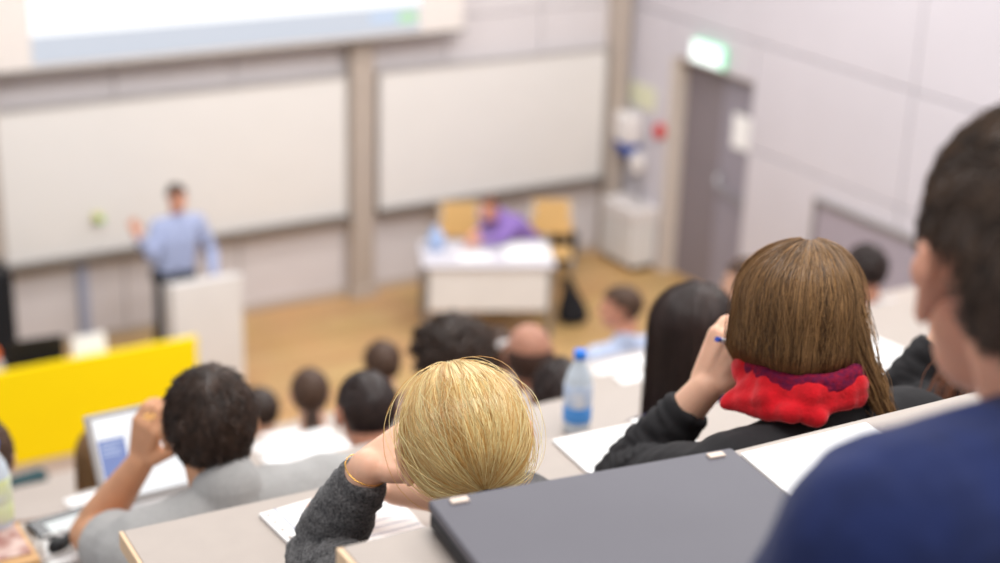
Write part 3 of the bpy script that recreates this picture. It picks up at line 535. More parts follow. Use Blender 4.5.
def stage_chair(p, a, label):
    s = empty('chair', p, a, label, 'chair', 'birch chairs behind the stage table'); Rc = rz(a); Q = lambda x, y, z: Vector(p) + Rc @ Vector((x, y, z))
    b = MB(); b.box(Q(0, 0, 0.42), (0.40, 0.34, 0.02), Rc, bev=0.008); loc(b.build('seat', M['chairwood']), s)
    b = MB(); b.box(Q(0, 0.22, 0.72), (0.42, 0.018, 0.36), Rc @ rx(-0.12), bev=0.008); loc(b.build('backrest', M['chairwood']), s)
    for lx, ly in ((-0.19, -0.18), (0.19, -0.18), (-0.19, 0.2), (0.19, 0.2)):
        b = MB(); b.tube([Q(lx, ly, 0.0), Q(lx, ly*1.0, 0.44)] + ([Q(lx, ly+0.03, 0.9)] if ly > 0 else []), 0.011, 8); loc(b.build('leg', M['steel']), s)
stage_chair((7.50, 12.99, 0), -0.40, 'birch backed chair behind the left half of the stage table')
stage_chair((8.36, 12.66, 0), -0.5, 'birch backed chair behind the purple clothed person')
s = empty('bag', (8.10, 11.85, 0), 0, 'black bag standing on the floor against the stage table leg', 'bag')
bb = blob('body', [ell((8.10, 11.85, 0.08), (0.16, 0.13, 0.09)), cap((8.08, 11.86, 0.12), (8.05, 11.88, 0.40), 0.13, 0.05), cap((8.14, 11.84, 0.10), (8.07, 11.87, 0.34), 0.11, 0.05)], 0.012, M['blackcloth'], None, 4, folds(0.012, 14)); loc(bb, s)
b = MB(); b.tube([(8.02, 11.88, 0.40), (8.03, 11.88, 0.47), (8.08, 11.88, 0.46), (8.09, 11.88, 0.39)], 0.008, 8); loc(b.build('handle', M['blackcloth']), s)

# ------------------------------------------------------------ rows of desks and benches
DL = ['long beige desk under the dark grey closed laptop', 'long beige desk under the blonde woman\'s notebook', 'long beige desk carrying the blue capped bottle and the open laptop', 'long beige desk just beyond the blue capped bottle', 'long beige desk in front of the curly haired person', 'long beige desk in front of the ponytailed person', 'long beige desk farthest down, below the yellow counter']
X1 = 8.9
for k in range(7):
    x0 = (0.585, 0.635, 0.50, 0.45, 0.45, 0.45, 0.45)[k]; z = ROWZ(k); yf = ROWY(k); D = 0.40
    s = empty('desk', (x0, yf, FL(k)), 0, DL[k], 'desk', 'tiered lecture desks')
    b = MB(); b.box(((x0+X1)/2, yf-D/2, z-0.014), (X1-x0-0.006, D, 0.028), bev=0.002, seg=1); loc(b.build('desktop', M['desk']), s)
    b = MB(); b.box((x0, yf-D/2, z-0.014), (0.006, D-0.004, 0.0285)); loc(b.build('edge_band', M['edge'], label='beech edge band'), s)
    b = MB(); b.box(((x0+X1)/2+0.02, yf-0.035, (z-0.03+FL(k))/2+0.0), (X1-x0-0.06, 0.018, z-0.03-FL(k))); loc(b.build('modesty_panel', M['deskpanel']), s)
    for lx in np.linspace(x0+0.03, X1-0.03, 6)+np.array([0, 0.45 if k == 5 else 0.35, 0, 0, 0, 0]):
        b = MB(); b.box((lx, yf-0.08, (z-0.028+FL(k))/2), (0.03, 0.06, z-0.028-FL(k))); loc(b.build('support', M['rail']), s)
    if k < 2: s.rotation_euler = (0, 0, (-0.03, -0.045)[k])
    if k > 0:
        s = empty('bench', (x0, ROWY(k-1)+0.2, FL(k)), 0, ('folding bench under the blonde and the red scarfed women', 'folding bench under the grey shirted man and black haired woman', 'folding bench of the row just beyond the blue capped bottle', 'folding bench under the curly haired person', 'folding bench under the ponytailed person', 'folding bench of the row farthest down')[k-1], 'bench', 'tiered benches')
        b = MB(); b.box(((x0+X1)/2, ROWY(k-1)+0.21, FL(k)+0.405), (X1-x0-0.1, 0.34, 0.03), bev=0.008); loc(b.build('seat', M['chairwood']), s)
        for lx in np.linspace(x0+0.2, X1-0.2, 5):
            b = MB(); b.box((lx, ROWY(k-1)+0.2, FL(k)+0.195), (0.04, 0.25, 0.38)); loc(b.build('support', M['rail']), s)
s = empty('bench', (1.0, 0.55, FL(0)), 0, 'folding bench under the navy jumpered man', 'bench', 'tiered benches')
b = MB(); b.box((4.7, 0.57, FL(0)+0.405), (8.2, 0.34, 0.03), bev=0.008); loc(b.build('seat', M['chairwood']), s)
for lx in (0.8, 3, 5, 7, 8.6):
    b = MB(); b.box((lx, 0.56, FL(0)+0.195), (0.04, 0.25, 0.39)); loc(b.build('support', M['rail']), s)

# ------------------------------------------------------------ things on the desks
def sheet(pts, z, label, t=0.002, m='paper', name='paper_sheet', cat='paper', group=None):
    b = MB(); b.poly([(x, y, z) for x, y in pts], t); return b.build(name, M[m], None, label, cat, group)
def quad(c, w, h, a): return [tuple(Vector(c) + Vector((x*w/2*math.cos(a)-y*h/2*math.sin(a), x*w/2*math.sin(a)+y*h/2*math.cos(a)))) for x, y in ((-1, -1), (1, -1), (1, 1), (-1, 1))]
# dark grey closed laptop
la = -0.139; lc = Vector((0.833, 1.082, 5.05)); Rl = rz(la); Lp = lambda x, y, z: lc + Rl @ Vector((x, y, z))
s = empty('laptop', lc, la, 'dark grey closed laptop with two pale rubber pads on the nearest desk', 'laptop')
b = MB(); b.box(Lp(0, 0, 0.011), (0.345, 0.250, 0.018), Rl, bev=0.004); loc(b.build('base', M['lidside']), s)
b = MB(); b.box(Lp(0, 0, 0.0265), (0.347, 0.252, 0.012), Rl, bev=0.003); loc(b.build('lid', M['lid']), s)
for q in (-0.145, 0.147):
    b = MB(); b.box(Lp(q, 0.113, 0.0335), (0.019, 0.010, 0.003), Rl, bev=0.001); loc(b.build('rubber_pad', M['pad'], label='cream rubber pad'), s)
for q in (-0.12, 0.12):
    b = MB(); b.tube([Lp(q-0.02, 0.127, 0.02), Lp(q+0.02, 0.127, 0.02)], 0.006, 8); loc(b.build('hinge', M['lidside']), s)
sheet([(1.06, 1.21), (1.24, 1.205), (1.22, 0.93), (1.02, 0.95)], 5.051, 'white sheet on the nearest desk between the dark laptop and navy sleeve', 0.003)
# blonde's notebook with punched margin
nq = [(0.855, 1.90), (1.06, 1.905), (1.10, 2.075), (0.845, 2.06)]
s = empty('notebook', (0.95, 1.98, 4.61), 0, 'open ruled pad with a punched margin under the blonde woman\'s hands', 'notebook')
b = MB(); b.poly([(0.838, 2.062, 4.611), (0.845, 1.885, 4.611), (1.045, 1.875, 4.611), (1.055, 2.078, 4.611)], 0.005); loc(b.build('pages', M['paper']), s)
b = MB(); b.box((0.868, 1.972, 4.6165), (0.0016, 0.185, 0.0006), rz(0.035)); 
for j in range(9): b.box((0.96, 1.90+0.019*j, 4.6163), (0.17, 0.0007, 0.0004))
loc(b.build('ruling', M['paperline']), s)
for j in range(7):
    b = MB(); b.tube([(0.852-0.0006*j, 1.895+0.026*j, 4.616), (0.852-0.0006*j, 1.895+0.026*j, 4.6168)], 0.0032, 10); loc(b.build('punched_hole', M['hole']), s)
s = empty('pen', (0.90, 1.93, 4.62), 0, 'pen in the blonde woman\'s writing hand', 'pen')
b = MB(); b.tube([(0.925, 1.955, 4.619), (0.928, 1.935, 4.645), (0.940, 1.875, 4.72)], [0.001, 0.0035, 0.0035], 8); loc(b.build('barrel', M['penw']), s)
b = MB(); b.tube([(0.940, 1.875, 4.72), (0.942, 1.865, 4.733)], 0.0038, 8); loc(b.build('cap', M['dark']), s)
sheet(quad((1.17, 2.03), 0.10, 0.14, 0.2), 4.6105, 'small white slip on the desk by the blonde woman\'s cheek', 0.002)
sheet([(1.385, 2.07), (1.37, 1.92), (1.60, 1.90), (1.62, 2.055)], 4.611, 'large white sheet left of the red scarfed woman\'s elbow', 0.004)
sheet([(1.55, 2.07), (1.545, 2.03), (1.62, 2.02), (1.625, 2.055)], 4.615, 'white slip lying over the large sheet by the black sleeve', 0.002)
sheet([(2.04, 1.90), (2.25, 1.90), (2.29, 2.07), (2.11, 2.095)], 4.611, 'white page under the red scarfed woman\'s right hand', 0.005)
# bottle with blue cap
def bottle(p, label, lab, body='pet', h=0.215, capm='bcap', r=0.033):
    s = empty('water_bottle', p, 0, label, 'bottle'); f = h/0.215
    b = MB(); b.lathe([(0.0, r*0.82), (0.008*f, r), (0.03*f, r*0.97), (0.05*f, r), (0.075*f, r*0.97), (0.10*f, r), (0.135*f, r), (0.16*f, r*0.80), (0.185*f, r*0.42), (0.195*f, 0.0125), (0.202*f, 0.0125)], p, 28); loc(b.build('body', M[body]), s)
    b = MB(); b.mi = 0; b.lathe([(0.075*f, r*1.02), (0.076*f, r*1.03), (0.132*f, r*1.03), (0.133*f, r*1.02)], p, 28); b.mi = 1; b.lathe([(0.035*f, r*1.02), (0.036*f, r*1.03), (0.074*f, r*1.03), (0.075*f, r*1.02)], p, 28); loc(b.build('label', [M[lab], M['blabel2' if lab == 'blabel' else lab]]), s)
    b = MB(); b.lathe([(0.196*f, 0.0145), (0.199*f, 0.0152), (0.213*f, 0.0152), (0.216*f, 0.012)], p, 20); loc(b.build('cap', M[capm], label='bright blue screw cap' if capm == 'bcap' else None), s)
bottle((1.957, 2.825, 4.17), 'clear water bottle with bright blue cap and blue white label', 'blabel', 'water', 0.21)
bottle((0.640, 2.985, 4.17), 'water bottle with lime label at the left edge of the picture', 'ylabel', 'water', 0.21, 'bcap', 0.033)
# left end of the grey shirted man's desk
s = empty('tray', (0.62, 2.93, 4.17), 0, 'light wooden tray at the left edge holding a printed page', 'tray')
b = MB(); b.box((0.590, 2.895, 4.178), (0.18, 0.17, 0.016), bev=0.003); loc(b.build('board', M['wood']), s)
b = MB(); b.box((0.590, 2.905, 4.188), (0.16, 0.13, 0.004)); loc(b.build('printed_page', M['printed']), s)
s = empty('smartphone', (0.765, 2.935, 4.17), 0.15, 'black smartphone with a bright glare lying left of the open laptop', 'phone'); Rp = rz(0.12); Ph = lambda x, y, z: Vector((0.772, 2.945, 4.17)) + Rp @ Vector((x, y, z))
b = MB(); b.box(Ph(0, 0, 0.007), (0.150, 0.082, 0.012), Rp, bev=0.004); loc(b.build('case', M['phone']), s)
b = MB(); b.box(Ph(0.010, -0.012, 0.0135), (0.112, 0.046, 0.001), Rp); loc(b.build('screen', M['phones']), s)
s = empty('car_key', (0.735, 2.86, 4.17), 0, 'black car key on the tangle of white cable by the grey sleeve', 'key')
kb = blob('fob', [cap((0.718, 2.838, 4.190), (0.757, 2.872, 4.190), 0.017, 0.013)], 0.002, M['key'], None, 2); loc(kb, s)
b = MB(); b.box((0.732, 2.851, 4.2065), (0.013, 0.013, 0.002), rz(0.72), bev=0.0005); loc(b.build('button', M['silver']), s)
b = MB(); b.box((0.748, 2.865, 4.2045), (0.012, 0.012, 0.002), rz(0.72), bev=0.0005); loc(b.build('button', M['silver']), s)
b = MB(); b.tube([(0.757+0.014*math.cos(t), 2.879+0.014*math.sin(t), 4.183) for t in np.linspace(0, 2*pi, 20)], 0.0012, 6, False); loc(b.build('ring', M['steel']), s)
pts = [Vector((0.735+0.045*math.cos(t*1.9)+0.006*math.sin(t*5), 2.878+0.045*math.sin(t*1.3)-0.004*t*0.5, 4.175+0.004*(1+math.sin(t*3)))) for t in np.linspace(0, 11, 90)]
b = MB(); b.tube(pts, 0.0022, 6); b.build('cable', M['cable'], None, 'tangle of white cable on the desk in front of the smartphone', 'cable')
b = MB(); b.poly([(x, y, 4.1705) for x, y in ((0.69, 2.80), (0.79, 2.79), (0.80, 2.89), (0.705, 2.90))], 0.003); b.build('white_cloth', M['paper'], None, 'crumpled white tissue under the car key', 'tissue')
b = MB(); b.tube([(0.785, 2.93, 4.177), (0.815, 2.88, 4.177)], 0.005, 8); b.build('pen', M['pen'], None, 'blue and white pen beside the car key', 'pen')
sheet(quad((1.06, 3.83), 0.11, 0.05, 0.15), 3.731, 'white strip of paper beyond the smartphone', 0.004)
# open silver laptop
s = empty('laptop', (1.0, 2.9, 4.17), 0, 'open silver laptop with a white page and blue sidebar on screen', 'laptop'); Rk = rz(0.02)
K = lambda x, y, z: Vector((1.020, 2.935, 4.17)) + Rk @ Vector((x, y, z))
b = MB(); b.box(K(0, -0.11, 0.011), (0.34, 0.23, 0.018), Rk, bev=0.004); kbase = loc(b.build('base', M['silver']), s)
b = MB()
for i in range(5):
    for j in range(13): b.box(K(-0.144+0.024*j, -0.055-0.022*i, 0.0212), (0.019, 0.017, 0.003), Rk)
loc(b.build('keyboard', M['keys']), s)
Rs = Rk @ rx(-0.50); KS = lambda x, y, z: K(0, 0.02, 0.012) + Rs @ Vector((x, y, z))
b = MB(); b.box(KS(0, 0.0, 0.100), (0.34, 0.012, 0.202), Rs, bev=0.004); loc(b.build('lid', M['silver']), s)
b = MB(); b.mi = 0; b.box(KS(0, -0.0065, 0.102), (0.312, 0.002, 0.174), Rs); b.mi = 1; b.box(KS(-0.125, -0.0075, 0.080), (0.058, 0.002, 0.126), Rs); b.mi = 2
for i, w in enumerate((0.045, 0.03, 0.04, 0.036)): b.box(KS(-0.125-(0.045-w)/2, -0.0088, 0.134-0.008*i), (w, 0.001, 0.003), Rs)
loc(b.build('screen', [M['lcdw'], M['lcdb'], M['lcdl']], label='glowing laptop screen with white page and blue sidebar'), s)
# papers further down
P3 = ROWZ(3)+0.001; P4 = ROWZ(4)+0.001; P5 = ROWZ(5)+0.001; P6 = ROWZ(6)+0.001
sheet(quad((1.70, 3.80), 0.26, 0.10, 0.05), P3, 'white papers on the desk before the cropped dark head', 0.004)
sheet(quad((2.05, 4.69), 0.30, 0.09, 0.05), P4, 'white papers two rows beyond the grey shirted man', 0.004)
sheet(quad((2.40, 5.56), 0.20, 0.09, -0.1), P5, 'white paper beside the ponytailed person', 0.004)
sheet(quad((2.85, 2.84), 0.34, 0.24, 0.1), ROWZ(2)+0.001, 'white sheet on the desk beyond the red scarfed woman', 0.004)
sheet(quad((2.92, 3.76), 0.26, 0.16, -0.1), P3, 'white paper right of the long black hair', 0.004)
sheet(quad((3.50, 4.66), 0.32, 0.18, 0.1), P4, 'white paper on the desk left of the long black hair', 0.004)
sheet(quad((4.08, 5.48), 0.36, 0.2, 0.0), P5, 'white paper below the light blue shirted man', 0.004)
sheet(quad((5.35, 5.52), 0.28, 0.2, 0.1), P5, 'white paper beside the spiky black haired person', 0.004)
sheet(quad((5.55, 5.50), 0.16, 0.16, 0.3), P5+0.004, 'bright green card near the navy man\'s cheek', 0.004, 'green', 'card', 'card')
sheet(quad((3.62, 3.72), 0.12, 0.16, 0.3), P3, 'small white card touching the navy man\'s chin outline', 0.004)
b = MB(); b.box((1.52, 6.40, ROWZ(6)+0.045), (0.17, 0.07, 0.09), rz(0.2), bev=0.02); b.build('pencil_case', M['teal'], None, 'dark teal pencil case on a far desk by the left head', 'pencil case')
#@@PART3@@
# ------------------------------------------------------------ people
def base_tilt(R, a): return R @ rx(a)
# blonde woman
Hb = (0.934, 1.60, 4.920)
b, R, H = person('blonde woman with gathered hair and charcoal knit sleeve leaning on her hand', Hb, FL(1), 0, (-0.33, 0.28, -0.12), 'skin', 'melange', 0.0036,
    arms=[[(0.832, 1.82, 4.668), (0.870, 1.750, 4.832)], [(1.16, 1.80, 4.680), (1.005, 1.920, 4.686)]],
    hands=[[((0.86, -0.12, 0.42), (-0.42, -0.30, 0.80)), dict(curl=(0.45, 0.5, 0.3), thumb=(0.6, 0.8, -0.2))], [((-0.66, 0.62, -0.10), (0.15, 0.25, 0.95)), dict(curl=(0.3, 0.45, 0.3), thumb=(0.5, 0.8, -0.2), size=0.95)]],
    sleeve=(1.92, 1.45), fr=0.84, sw=0.165, shirt_disp=folds(0.004, 20, [((0.832, 1.82, 4.668), (0.870, 1.750, 4.832))], 0.0075, 58), neckoff=(0.02, -0.075, -0.15), topname='sweater', cl=0.009, girth=0.9)
S = S_gather(R, H, (0.0, 0.38, 0.92), (0.05, -0.80, -0.62), (0.0790, 0.104, 0.096), (0, -0.012, 0.012), 1.15)
hair_long(b, S, (-2.0, 2.0), H, M['h_blond'], 5600, 0.00055, 220, 18, 0.016, 0.035, 0.88, 0.55, 0.30, 0.5, bt=0.4)
tie = R @ Vector((0.004, -0.086, -0.052)) + H
hb = blob('hair_tie', [ell(tie, (0.026, 0.018, 0.014), R), ell(tie + R @ Vector((0.016, 0.0, -0.004)), (0.015, 0.016, 0.013), R), ell(tie + R @ Vector((-0.016, 0.0, -0.004)), (0.015, 0.016, 0.013), R)], 0.003, M['black'], b, 2, folds(0.003, 90), 'black fabric hair tie')
mb = MB(); w0 = Vector((0.867, 1.753, 4.824)); ax = (w0 - Vector((0.832, 1.82, 4.668))).normalized(); ax2 = Vector((0.86, -0.12, 0.42)).normalized(); cc = w0 + ax*0.006; uu = ax.cross(Vector((0, 1, 0))).normalized(); vv = ax.cross(uu)
mb.tube([cc + (uu*math.cos(t) + vv*math.sin(t))*0.0300 for t in np.linspace(0, 2*pi, 28)], 0.0009, 6, False); br = mb.build('bracelet', M['gold'], None, 'thin gold bracelet on the blonde woman\'s raised wrist', 'bracelet')

# woman with the red scarf
Hr = (1.500, 1.62, 4.992)
b, R, H = person('woman with light brown bob and red scarf over a black top', Hr, FL(1), 0, (-0.60, 0.20, 0.0), 'skin', 'black', 0.0036,
    arms=[[(1.345, 1.80, 4.676), (1.437, 1.735, 4.838)], [(1.67, 1.80, 4.682), (1.93, 1.945, 4.676)]],
    hands=[[((0.42, -0.05, 0.88), (-0.80, -0.42, 0.40)), dict(curl=(0.7, 0.7, 0.5), thumb=(0.5, 0.85, -0.4))], [((0.75, 0.6, -0.04), (0.1, 0.2, 0.97)), dict(curl=(0.2, 0.3, 0.2), thumb=(0.8, 0.6, 0.0))]],
    sleeve=(1.80, 1.9), fr=0.84, sw=0.185, shirt_disp=folds(0.0035, 16, [((1.345, 1.80, 4.665), (1.437, 1.735, 4.838))], 0.006, 60), neckoff=(0, -0.085, -0.145), topname='top', shdrop=0.05, girth=1.05, cl=0.010)
S = S_fall(R, H, (0.090, 0.106, 0.093), 0.096, (0, -0.014, 0.018), 0.10, 0.10, 0.40, lock=(1.2, 0.085, 0.42))
hair_long(b, S, (-2.05, 2.05), H, M['h_brown'], 5600, 0.00055, 220, 18, 0.014, 0.035, 0.88, 0.10, 0.12, 0.5, s1min=0.88)
r3 = Vector((0.858, -0.51, 0.03)); b3 = Vector((-0.488, -0.797, 0.355))
hair_lock(b, [H + r3*a_ + b3*q_ + Vector((0, 0, z_)) for a_, q_, z_ in ((0.060, 0.050, 0.02), (0.084, 0.085, -0.06), (0.096, 0.105, -0.105), (0.128, 0.110, -0.160))], 520, 0.010, M['h_brown'], H)
N = H + Vector((-0.012, -0.078, -0.145))
def ringpts(cy, z, rx_, ry_, dz, n=30): return [Vector((N.x + rx_*math.sin(2*pi*i/n), N.y + cy - ry_*math.cos(2*pi*i/n), N.z + z - dz*math.cos(2*pi*i/n) + 0.006*math.sin(4*pi*i/n+1))) for i in range(n)]
def ringcaps(P, r): return [cap(P[i], P[(i+1) % len(P)], r*(1+0.12*math.sin(i*1.7)), r*(1+0.12*math.sin((i+1)*1.7))) for i in range(len(P))]
sf = blob('scarf', ringcaps(ringpts(0.035, 0.076, 0.074, 0.082, 0.002), 0.020) + ringcaps(ringpts(0.036, 0.062, 0.083, 0.087, 0.003), 0.018) + [cap((N.x-0.108, N.y+0.075, N.z+0.028), q, 0.010, 0.017) for q in ((N.x-0.075, N.y+0.05, N.z+0.07), (N.x-0.085, N.y+0.01, N.z+0.06), (N.x-0.075, N.y-0.03, N.z+0.05), (N.x-0.05, N.y-0.05, N.z+0.05))], 0.004, M['redscarf'], b, 3, folds(0.006, 24), 'bright red wool scarf')
blob('scarf_border', ringcaps(ringpts(0.036, 0.092, 0.074, 0.084, 0.0), 0.012) + ringcaps(ringpts(0.036, 0.083, 0.082, 0.092, 0.0), 0.008), 0.0035, M['maroon'], sf, 2, folds(0.002, 70), 'plum coloured crochet border')
mb = MB(); s = empty('pen', (1.47, 1.75, 4.92), 0, 'white pen held to her face by the red scarfed woman', 'pen')
mb.tube([(1.447, 1.722, 4.922), (1.495, 1.738, 4.9)], 0.0038, 8); loc(mb.build('barrel', M['penw']), s)
mb = MB(); mb.tube([(1.438, 1.719, 4.926), (1.447, 1.722, 4.922)], 0.0041, 8); loc(mb.build('cap', M['pen']), s)

# navy man
Hn = (0.916, 0.745, 5.452)
b, R, H = person('man in navy jumper with short dark hair at the nearest desk', Hn, FL(0), 0, (-0.37, 0.10, 0.0), 'skinr', 'navy', 0.0045, hs=1.04,
    arms=[[(0.685, 0.745, 5.10), (0.86, 0.775, 4.955)], [(1.16, 0.745, 5.08), (1.02, 0.775, 4.955)]], sw=0.208, neckoff=(-0.004, -0.085, -0.106), shirt_disp=folds(0.007, 12), topname='jumper', cl=0.014, shdrop=0.03)
hair_short(b, R, H, (0.0870, 0.110, 0.106), M['h_navy'], 7000, 0.020, 0.0006, lift=0.2, messy=0.25, low=-0.62, lump=0.01, whorl=(0.1, -0.55, 0.85))

# dark haired man in grey
Hd = (0.924, 2.50, 4.556)
b, R, H = person('dark haired man in heather grey tee with hand raised to his forehead', Hd, FL(2), 0, (-0.22, 0.14, 0.03), 'tan', 'gtee', 0.004,
    arms=[[(0.776, 2.80, 4.222), (0.862, 2.715, 4.402)], [(1.17, 2.50, 4.03), (1.06, 2.64, 4.06)]],
    hands=[[((0.12, -0.20, 0.95), (-0.88, -0.42, 0.15)), dict(curl=(0.55, 0.75, 0.5), thumb=(0.75, 0.75, -0.5))], None], sleeve=(0.46, 0.7), sw=0.18, neckoff=(0, -0.080, -0.108), shirt_disp=folds(0.007, 12), topname='t_shirt', cl=0.013, shoulders=[(Hd[0]-0.175, Hd[1]-0.07, Hd[2]-0.185), (Hd[0]+0.225, Hd[1]-0.08, Hd[2]-0.145)])
hair_short(b, R, H, (0.083, 0.102, 0.094), M['h_dark'], 7000, 0.034, 0.0008, lift=0.18, messy=0.45, low=-0.86, lump=0.05, lf=4.5, whorl=(-0.1, -0.4, 0.9), swirl=0.7)
mb = MB(); rc = Vector((0.868, 2.666, 4.518)); mb.tube([rc + Vector((math.cos(t)*0.0098, 0.2*math.cos(t)*0.0098, 0)) + Vector((0, math.sin(t)*0.0098, 0)) for t in np.linspace(0, 2*pi, 20)], 0.0016, 6, False); mb.build('ring', M['gold'], None, 'gold ring on the raised hand of the grey shirted man', 'ring')

# long black hair
b, R, H = person('woman with long black hair in navy top beyond the red scarfed woman', (2.015, 2.50, 4.532), FL(2), 0, (-0.50, 0.20, 0.08), 'skin', 'navyd', 0.008, sw=0.17, neckoff=(0, -0.075, -0.16))
S = S_fall(R, H, (0.090, 0.108, 0.098), 0.30, (0, -0.014, 0.018), 0.10, 0.10, 0.0, taper=0.10)
hair_long(b, S, (-2.1, 2.1), H, M['h_black'], 3000, 0.0007, 100, 16, 0.045, 0.07, 0.86, 0.10, 0.08)
# cropped dark head behind the blonde's hand
b, R, H = person('man with cropped black hair just beyond the blonde woman\'s raised hand', (1.668, 3.36, 4.06), FL(3), 0, (-0.2, 0.28, 0), 'skinr', 'navyd', 0.009)
hair_short(b, R, H, (0.078, 0.100, 0.089), M['h_black'], 2500, 0.013, 0.0009, lift=0.3, messy=0.3, low=-0.75, lump=0.015)
# bottle head
b, R, H = person('dark haired person in navy top bent low behind the blue capped bottle', (2.28, 3.38, 3.965), FL(3), 0, (-0.45, 0.12, 0), 'skinr', 'navy', 0.009, neckoff=(0, -0.065, -0.15))
hair_short(b, R, H, (0.083, 0.102, 0.092), M['h_black'], 2500, 0.02, 0.0009, lift=0.3, messy=0.3, low=-0.75, lump=0.03)
# curly
b, R, H = person('person with big dark curly hair directly above the blonde head', (2.31, 4.05, 3.815), FL(4), 0, (-0.3, 0.15, 0), 'skin', 'brownc', 0.01, sw=0.16, pelvis=(0, 0.04, 0.562))
hair_short(b, R, H, (0.130, 0.125, 0.120), M['h_dark'], 2600, 0.035, 0.0012, lift=0.7, messy=0.9, low=-0.85, lump=0.16, lf=4.0)
# hair clip person
b, R, H = person('person with mid brown hair held by a pale clip, beside the curly hair', (3.14, 5.14, 3.245), FL(5), 0, (-0.4, 0.15, 0), 'skin', 'shirtg', 0.01)
hair_short(b, R, H, (0.088, 0.106, 0.096), M['h_mid'], 1500, 0.03, 0.0011, lift=0.3, messy=0.4, low=-0.8, lump=0.05)
mb = MB(); p = H + R @ Vector((0.015, -0.098, 0.065)); mb.box(p, (0.06, 0.02, 0.03), rz(0.2), bev=0.008); o = mb.build('hair_clip', M['ceramic'], None); parent_keep(o, b); o['label'] = 'pale hair clip'
# bald
b, R, H = person('balding man with a bare shaved crown between the curly hair and bottle', (2.749, 4.28, 3.646), FL(4), 0, (-0.45, 0.12, 0), 'scalp', 'shirtg', 0.009, sw=0.165, pelvis=(0, -0.19, 0.562), hs=1.06)
hair_short(b, R, H, (0.083, 0.103, 0.088), M['h_stub'], 1500, 0.006, 0.0008, off=(0, -0.016, 0.0), lift=0.6, messy=0.3, low=-0.75, lump=0.0)
# ponytail
b, R, H = person('person with brown hair in a low ponytail against the wooden floor', (2.31, 5.14, 3.235), FL(5), 0, (-0.35, 0.12, 0), 'skin', 'pink', 0.01, hs=0.92)
hair_short(b, R, H, (0.076, 0.094, 0.090), M['h_mid'], 1200, 0.02, 0.001, lift=0.1, messy=0.15, low=-0.85, lump=0.02)
blob('ponytail', [cap(H + R @ Vector((0, -0.085, -0.05)), H + R @ Vector((0, -0.10, -0.10)), 0.026, 0.034), cap(H + R @ Vector((0, -0.10, -0.10)), H + R @ Vector((0, -0.10, -0.20)), 0.034, 0.022)], 0.008, M['h_mid'], b, 3, folds(0.004, 40))
# small brown
b, R, H = person('small brown haired head left of the curly hair, far down the rows', (3.07, 6.02, 2.865), FL(6), 0, (-0.4, 0.15, 0), 'skin', 'brownc', 0.011)
hair_short(b, R, H, (0.088, 0.106, 0.094), M['h_mid'], 900, 0.025, 0.0013, lift=0.3, messy=0.4, low=-0.8, lump=0.06)
# dark sliver
b, R, H = person('dark haired person mostly hidden behind the grey shirted man\'s head', (2.46, 6.02, 2.76), FL(6), 0, (0, 0.15, 0), 'skin', 'black', 0.011)
hair_short(b, R, H, (0.084, 0.104, 0.092), M['h_dark'], 700, 0.02, 0.0013, lift=0.3, messy=0.3, low=-0.8, lump=0.04)
# blue shirted man in profile
b, R, H = person('man in light blue shirt seen in profile before the wooden floor', (4.40, 6.02, 2.91), FL(6), 0, (0.85, 0.05, 0), 'skinr', 'shirtl', 0.009, arms=[[(4.18, 6.12, 2.49), (4.36, 6.28, 2.475)], [(4.66, 6.12, 2.49), (4.50, 6.30, 2.475)]])
hair_short(b, R, H, (0.084, 0.104, 0.092), M['h_mid'], 900, 0.02, 0.0012, lift=0.3, messy=0.3, low=-0.75, lump=0.03)
# black hair on the right
b, R, H = person('person with spiky black hair in front of the grey wall panel', (5.17, 5.14, 3.275), FL(5), 0, (-0.5, 0.2, 0), 'skinr', 'shirtg', 0.01)
hair_short(b, R, H, (0.092, 0.108, 0.098), M['h_black'], 1500, 0.035, 0.0012, lift=0.8, messy=0.6, low=-0.75, lump=0.10, spike=0.6)
# left edge head
b, R, H = person('brown haired head cut off by the left picture edge', (0.69, 3.38, 4.14), FL(3), 0, (-0.2, 0.15, 0), 'skin', 'brownc', 0.01)
hair_short(b, R, H, (0.084, 0.104, 0.094), M['h_mid'], 1500, 0.022, 0.001, lift=0.3, messy=0.3, low=-0.8, lump=0.03)
# brown hair behind the open laptop
b, R, H = person('person with brown hair down the neck, hidden behind the open silver laptop', (1.245, 4.26, 3.61), FL(4), 0, (-0.25, 0.2, 0), 'skin', 'brownc', 0.01)
S = S_fall(R, H, (0.088, 0.106, 0.094), 0.16, (0, -0.012, 0.018), 0.0, 0.05, 0.1)
hair_long(b, S, (-2.0, 2.0), H, M['h_brown'], 900, 0.0012, 0, 12, 0.012, 0.03, 0.86, 0.1, 0.0)
# face sliver by the brown bob
b, R, H = person('person with pale face and brown hair, a sliver left of the light brown bob', (4.44, 5.14, 3.34), FL(5), 0, (0.6, 0.1, 0), 'skin', 'shirtg', 0.011)
hair_short(b, R, H, (0.084, 0.103, 0.092), M['h_mid'], 700, 0.02, 0.0013, lift=0.3, messy=0.3, low=-0.8, lump=0.03)
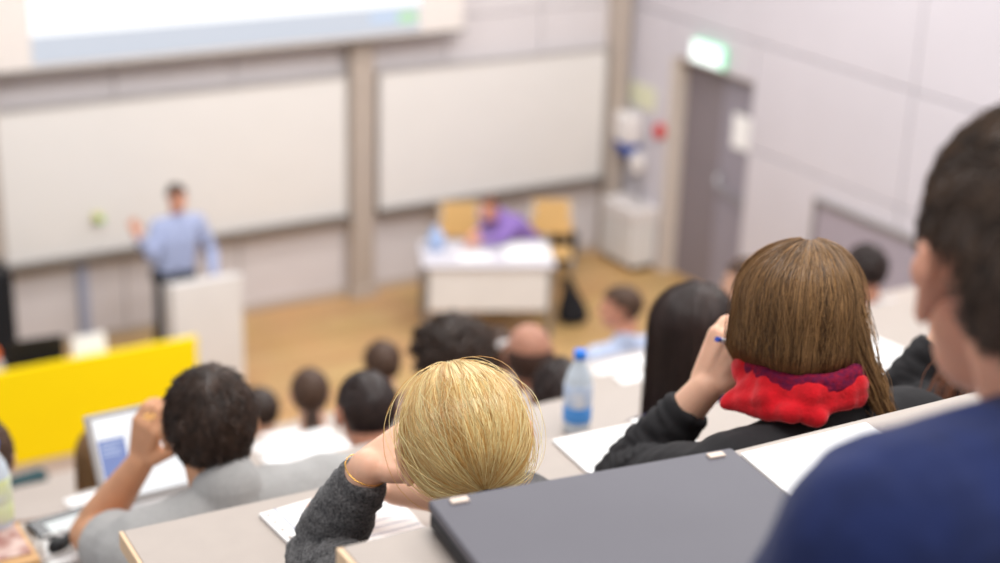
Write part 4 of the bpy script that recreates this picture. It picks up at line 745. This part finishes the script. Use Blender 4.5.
# auburn woman behind the navy man
b, R, H = person('auburn haired woman in black sleeve hidden behind the navy jumpered man', (2.03, 1.66, 4.95), FL(1), 0, (-0.3, 0.25, 0), 'skin', 'black', 0.006, pelvis=(0, -0.24, 0.562),
    arms=[[(1.885, 1.76, 4.685), (1.955, 1.74, 4.82)], [(2.26, 1.54, 4.53), (2.14, 1.56, 4.50)]], hands=[[((0.6, 0.1, 0.8), (-0.8, -0.3, 0.5)), dict()], None], sleeve=(1.9, 1.9), sw=0.17, shirt_disp=folds(0.004, 16, [((1.885, 1.76, 4.685), (1.955, 1.74, 4.82))], 0.005, 60), topname='top', neckoff=(0, -0.075, -0.15))
S = S_fall(R, H, (0.088, 0.106, 0.094), 0.28, (0, -0.012, 0.018), 0.0, 0.25, 0.0)
hair_long(b, S, (-2.0, 2.0), H, M['h_red'], 2500, 0.0007, 120, 16, 0.012, 0.04, 0.86, 0.1, 0.12)
hair_lock(b, [(1.94, 1.61, 4.91), (1.845, 1.60, 4.865), (1.815, 1.59, 4.84), (1.804, 1.59, 4.785)], 90, 0.010, M['h_red'], H, 0.0007, -0.6)
# lecturer
b, R, H = person('lecturer in pale blue shirt raising one hand beside the white lectern', (4.41, 12.50, 1.60), 0.0, pi, (0.15, 0.06, 0), 'skinr', 'shirtb', 0.008, stand=True, pelvis=(0.05, -0.03, 0.90), hands=[None, [((-0.25, 0.1, 0.96), (0.2, 0.9, 0.0)), dict(curl=(0.15, 0.2, 0.15), spread=0.25)]],
    arms=[[(4.70, 12.50, 1.07), (4.64, 12.30, 0.90)], [(4.13, 12.42, 1.12), (3.99, 12.34, 1.37)]], sleeve=(1, 1.9), neckoff=(0, -0.02, -0.20), topname='shirt')
hair_short(b, R, H, (0.082, 0.102, 0.090), M['h_dark'], 900, 0.02, 0.0016, lift=0.3, messy=0.3, low=-0.75, lump=0.03)
# person leaning on the table
b, R, H = person('person in purple top slumped sideways over the white stage table', (7.50, 12.48, 1.06), 0.0, pi/2+0.25, (0.85, 0.15, -0.3), 'skinr', 'purple', 0.009, pelvis=(0.05, -0.56, 0.58), neckoff=(0.0, -0.13, -0.10), arms=[[(7.55, 12.26, 0.84), (7.30, 12.30, 0.815)], [(7.62, 12.62, 0.84), (7.38, 12.50, 0.83)]], girth=1.1)
hair_short(b, R, H, (0.083, 0.103, 0.090), M['h_red'], 400, 0.01, 0.0018, lift=0.3, messy=0.3, low=-0.75, lump=0.02)
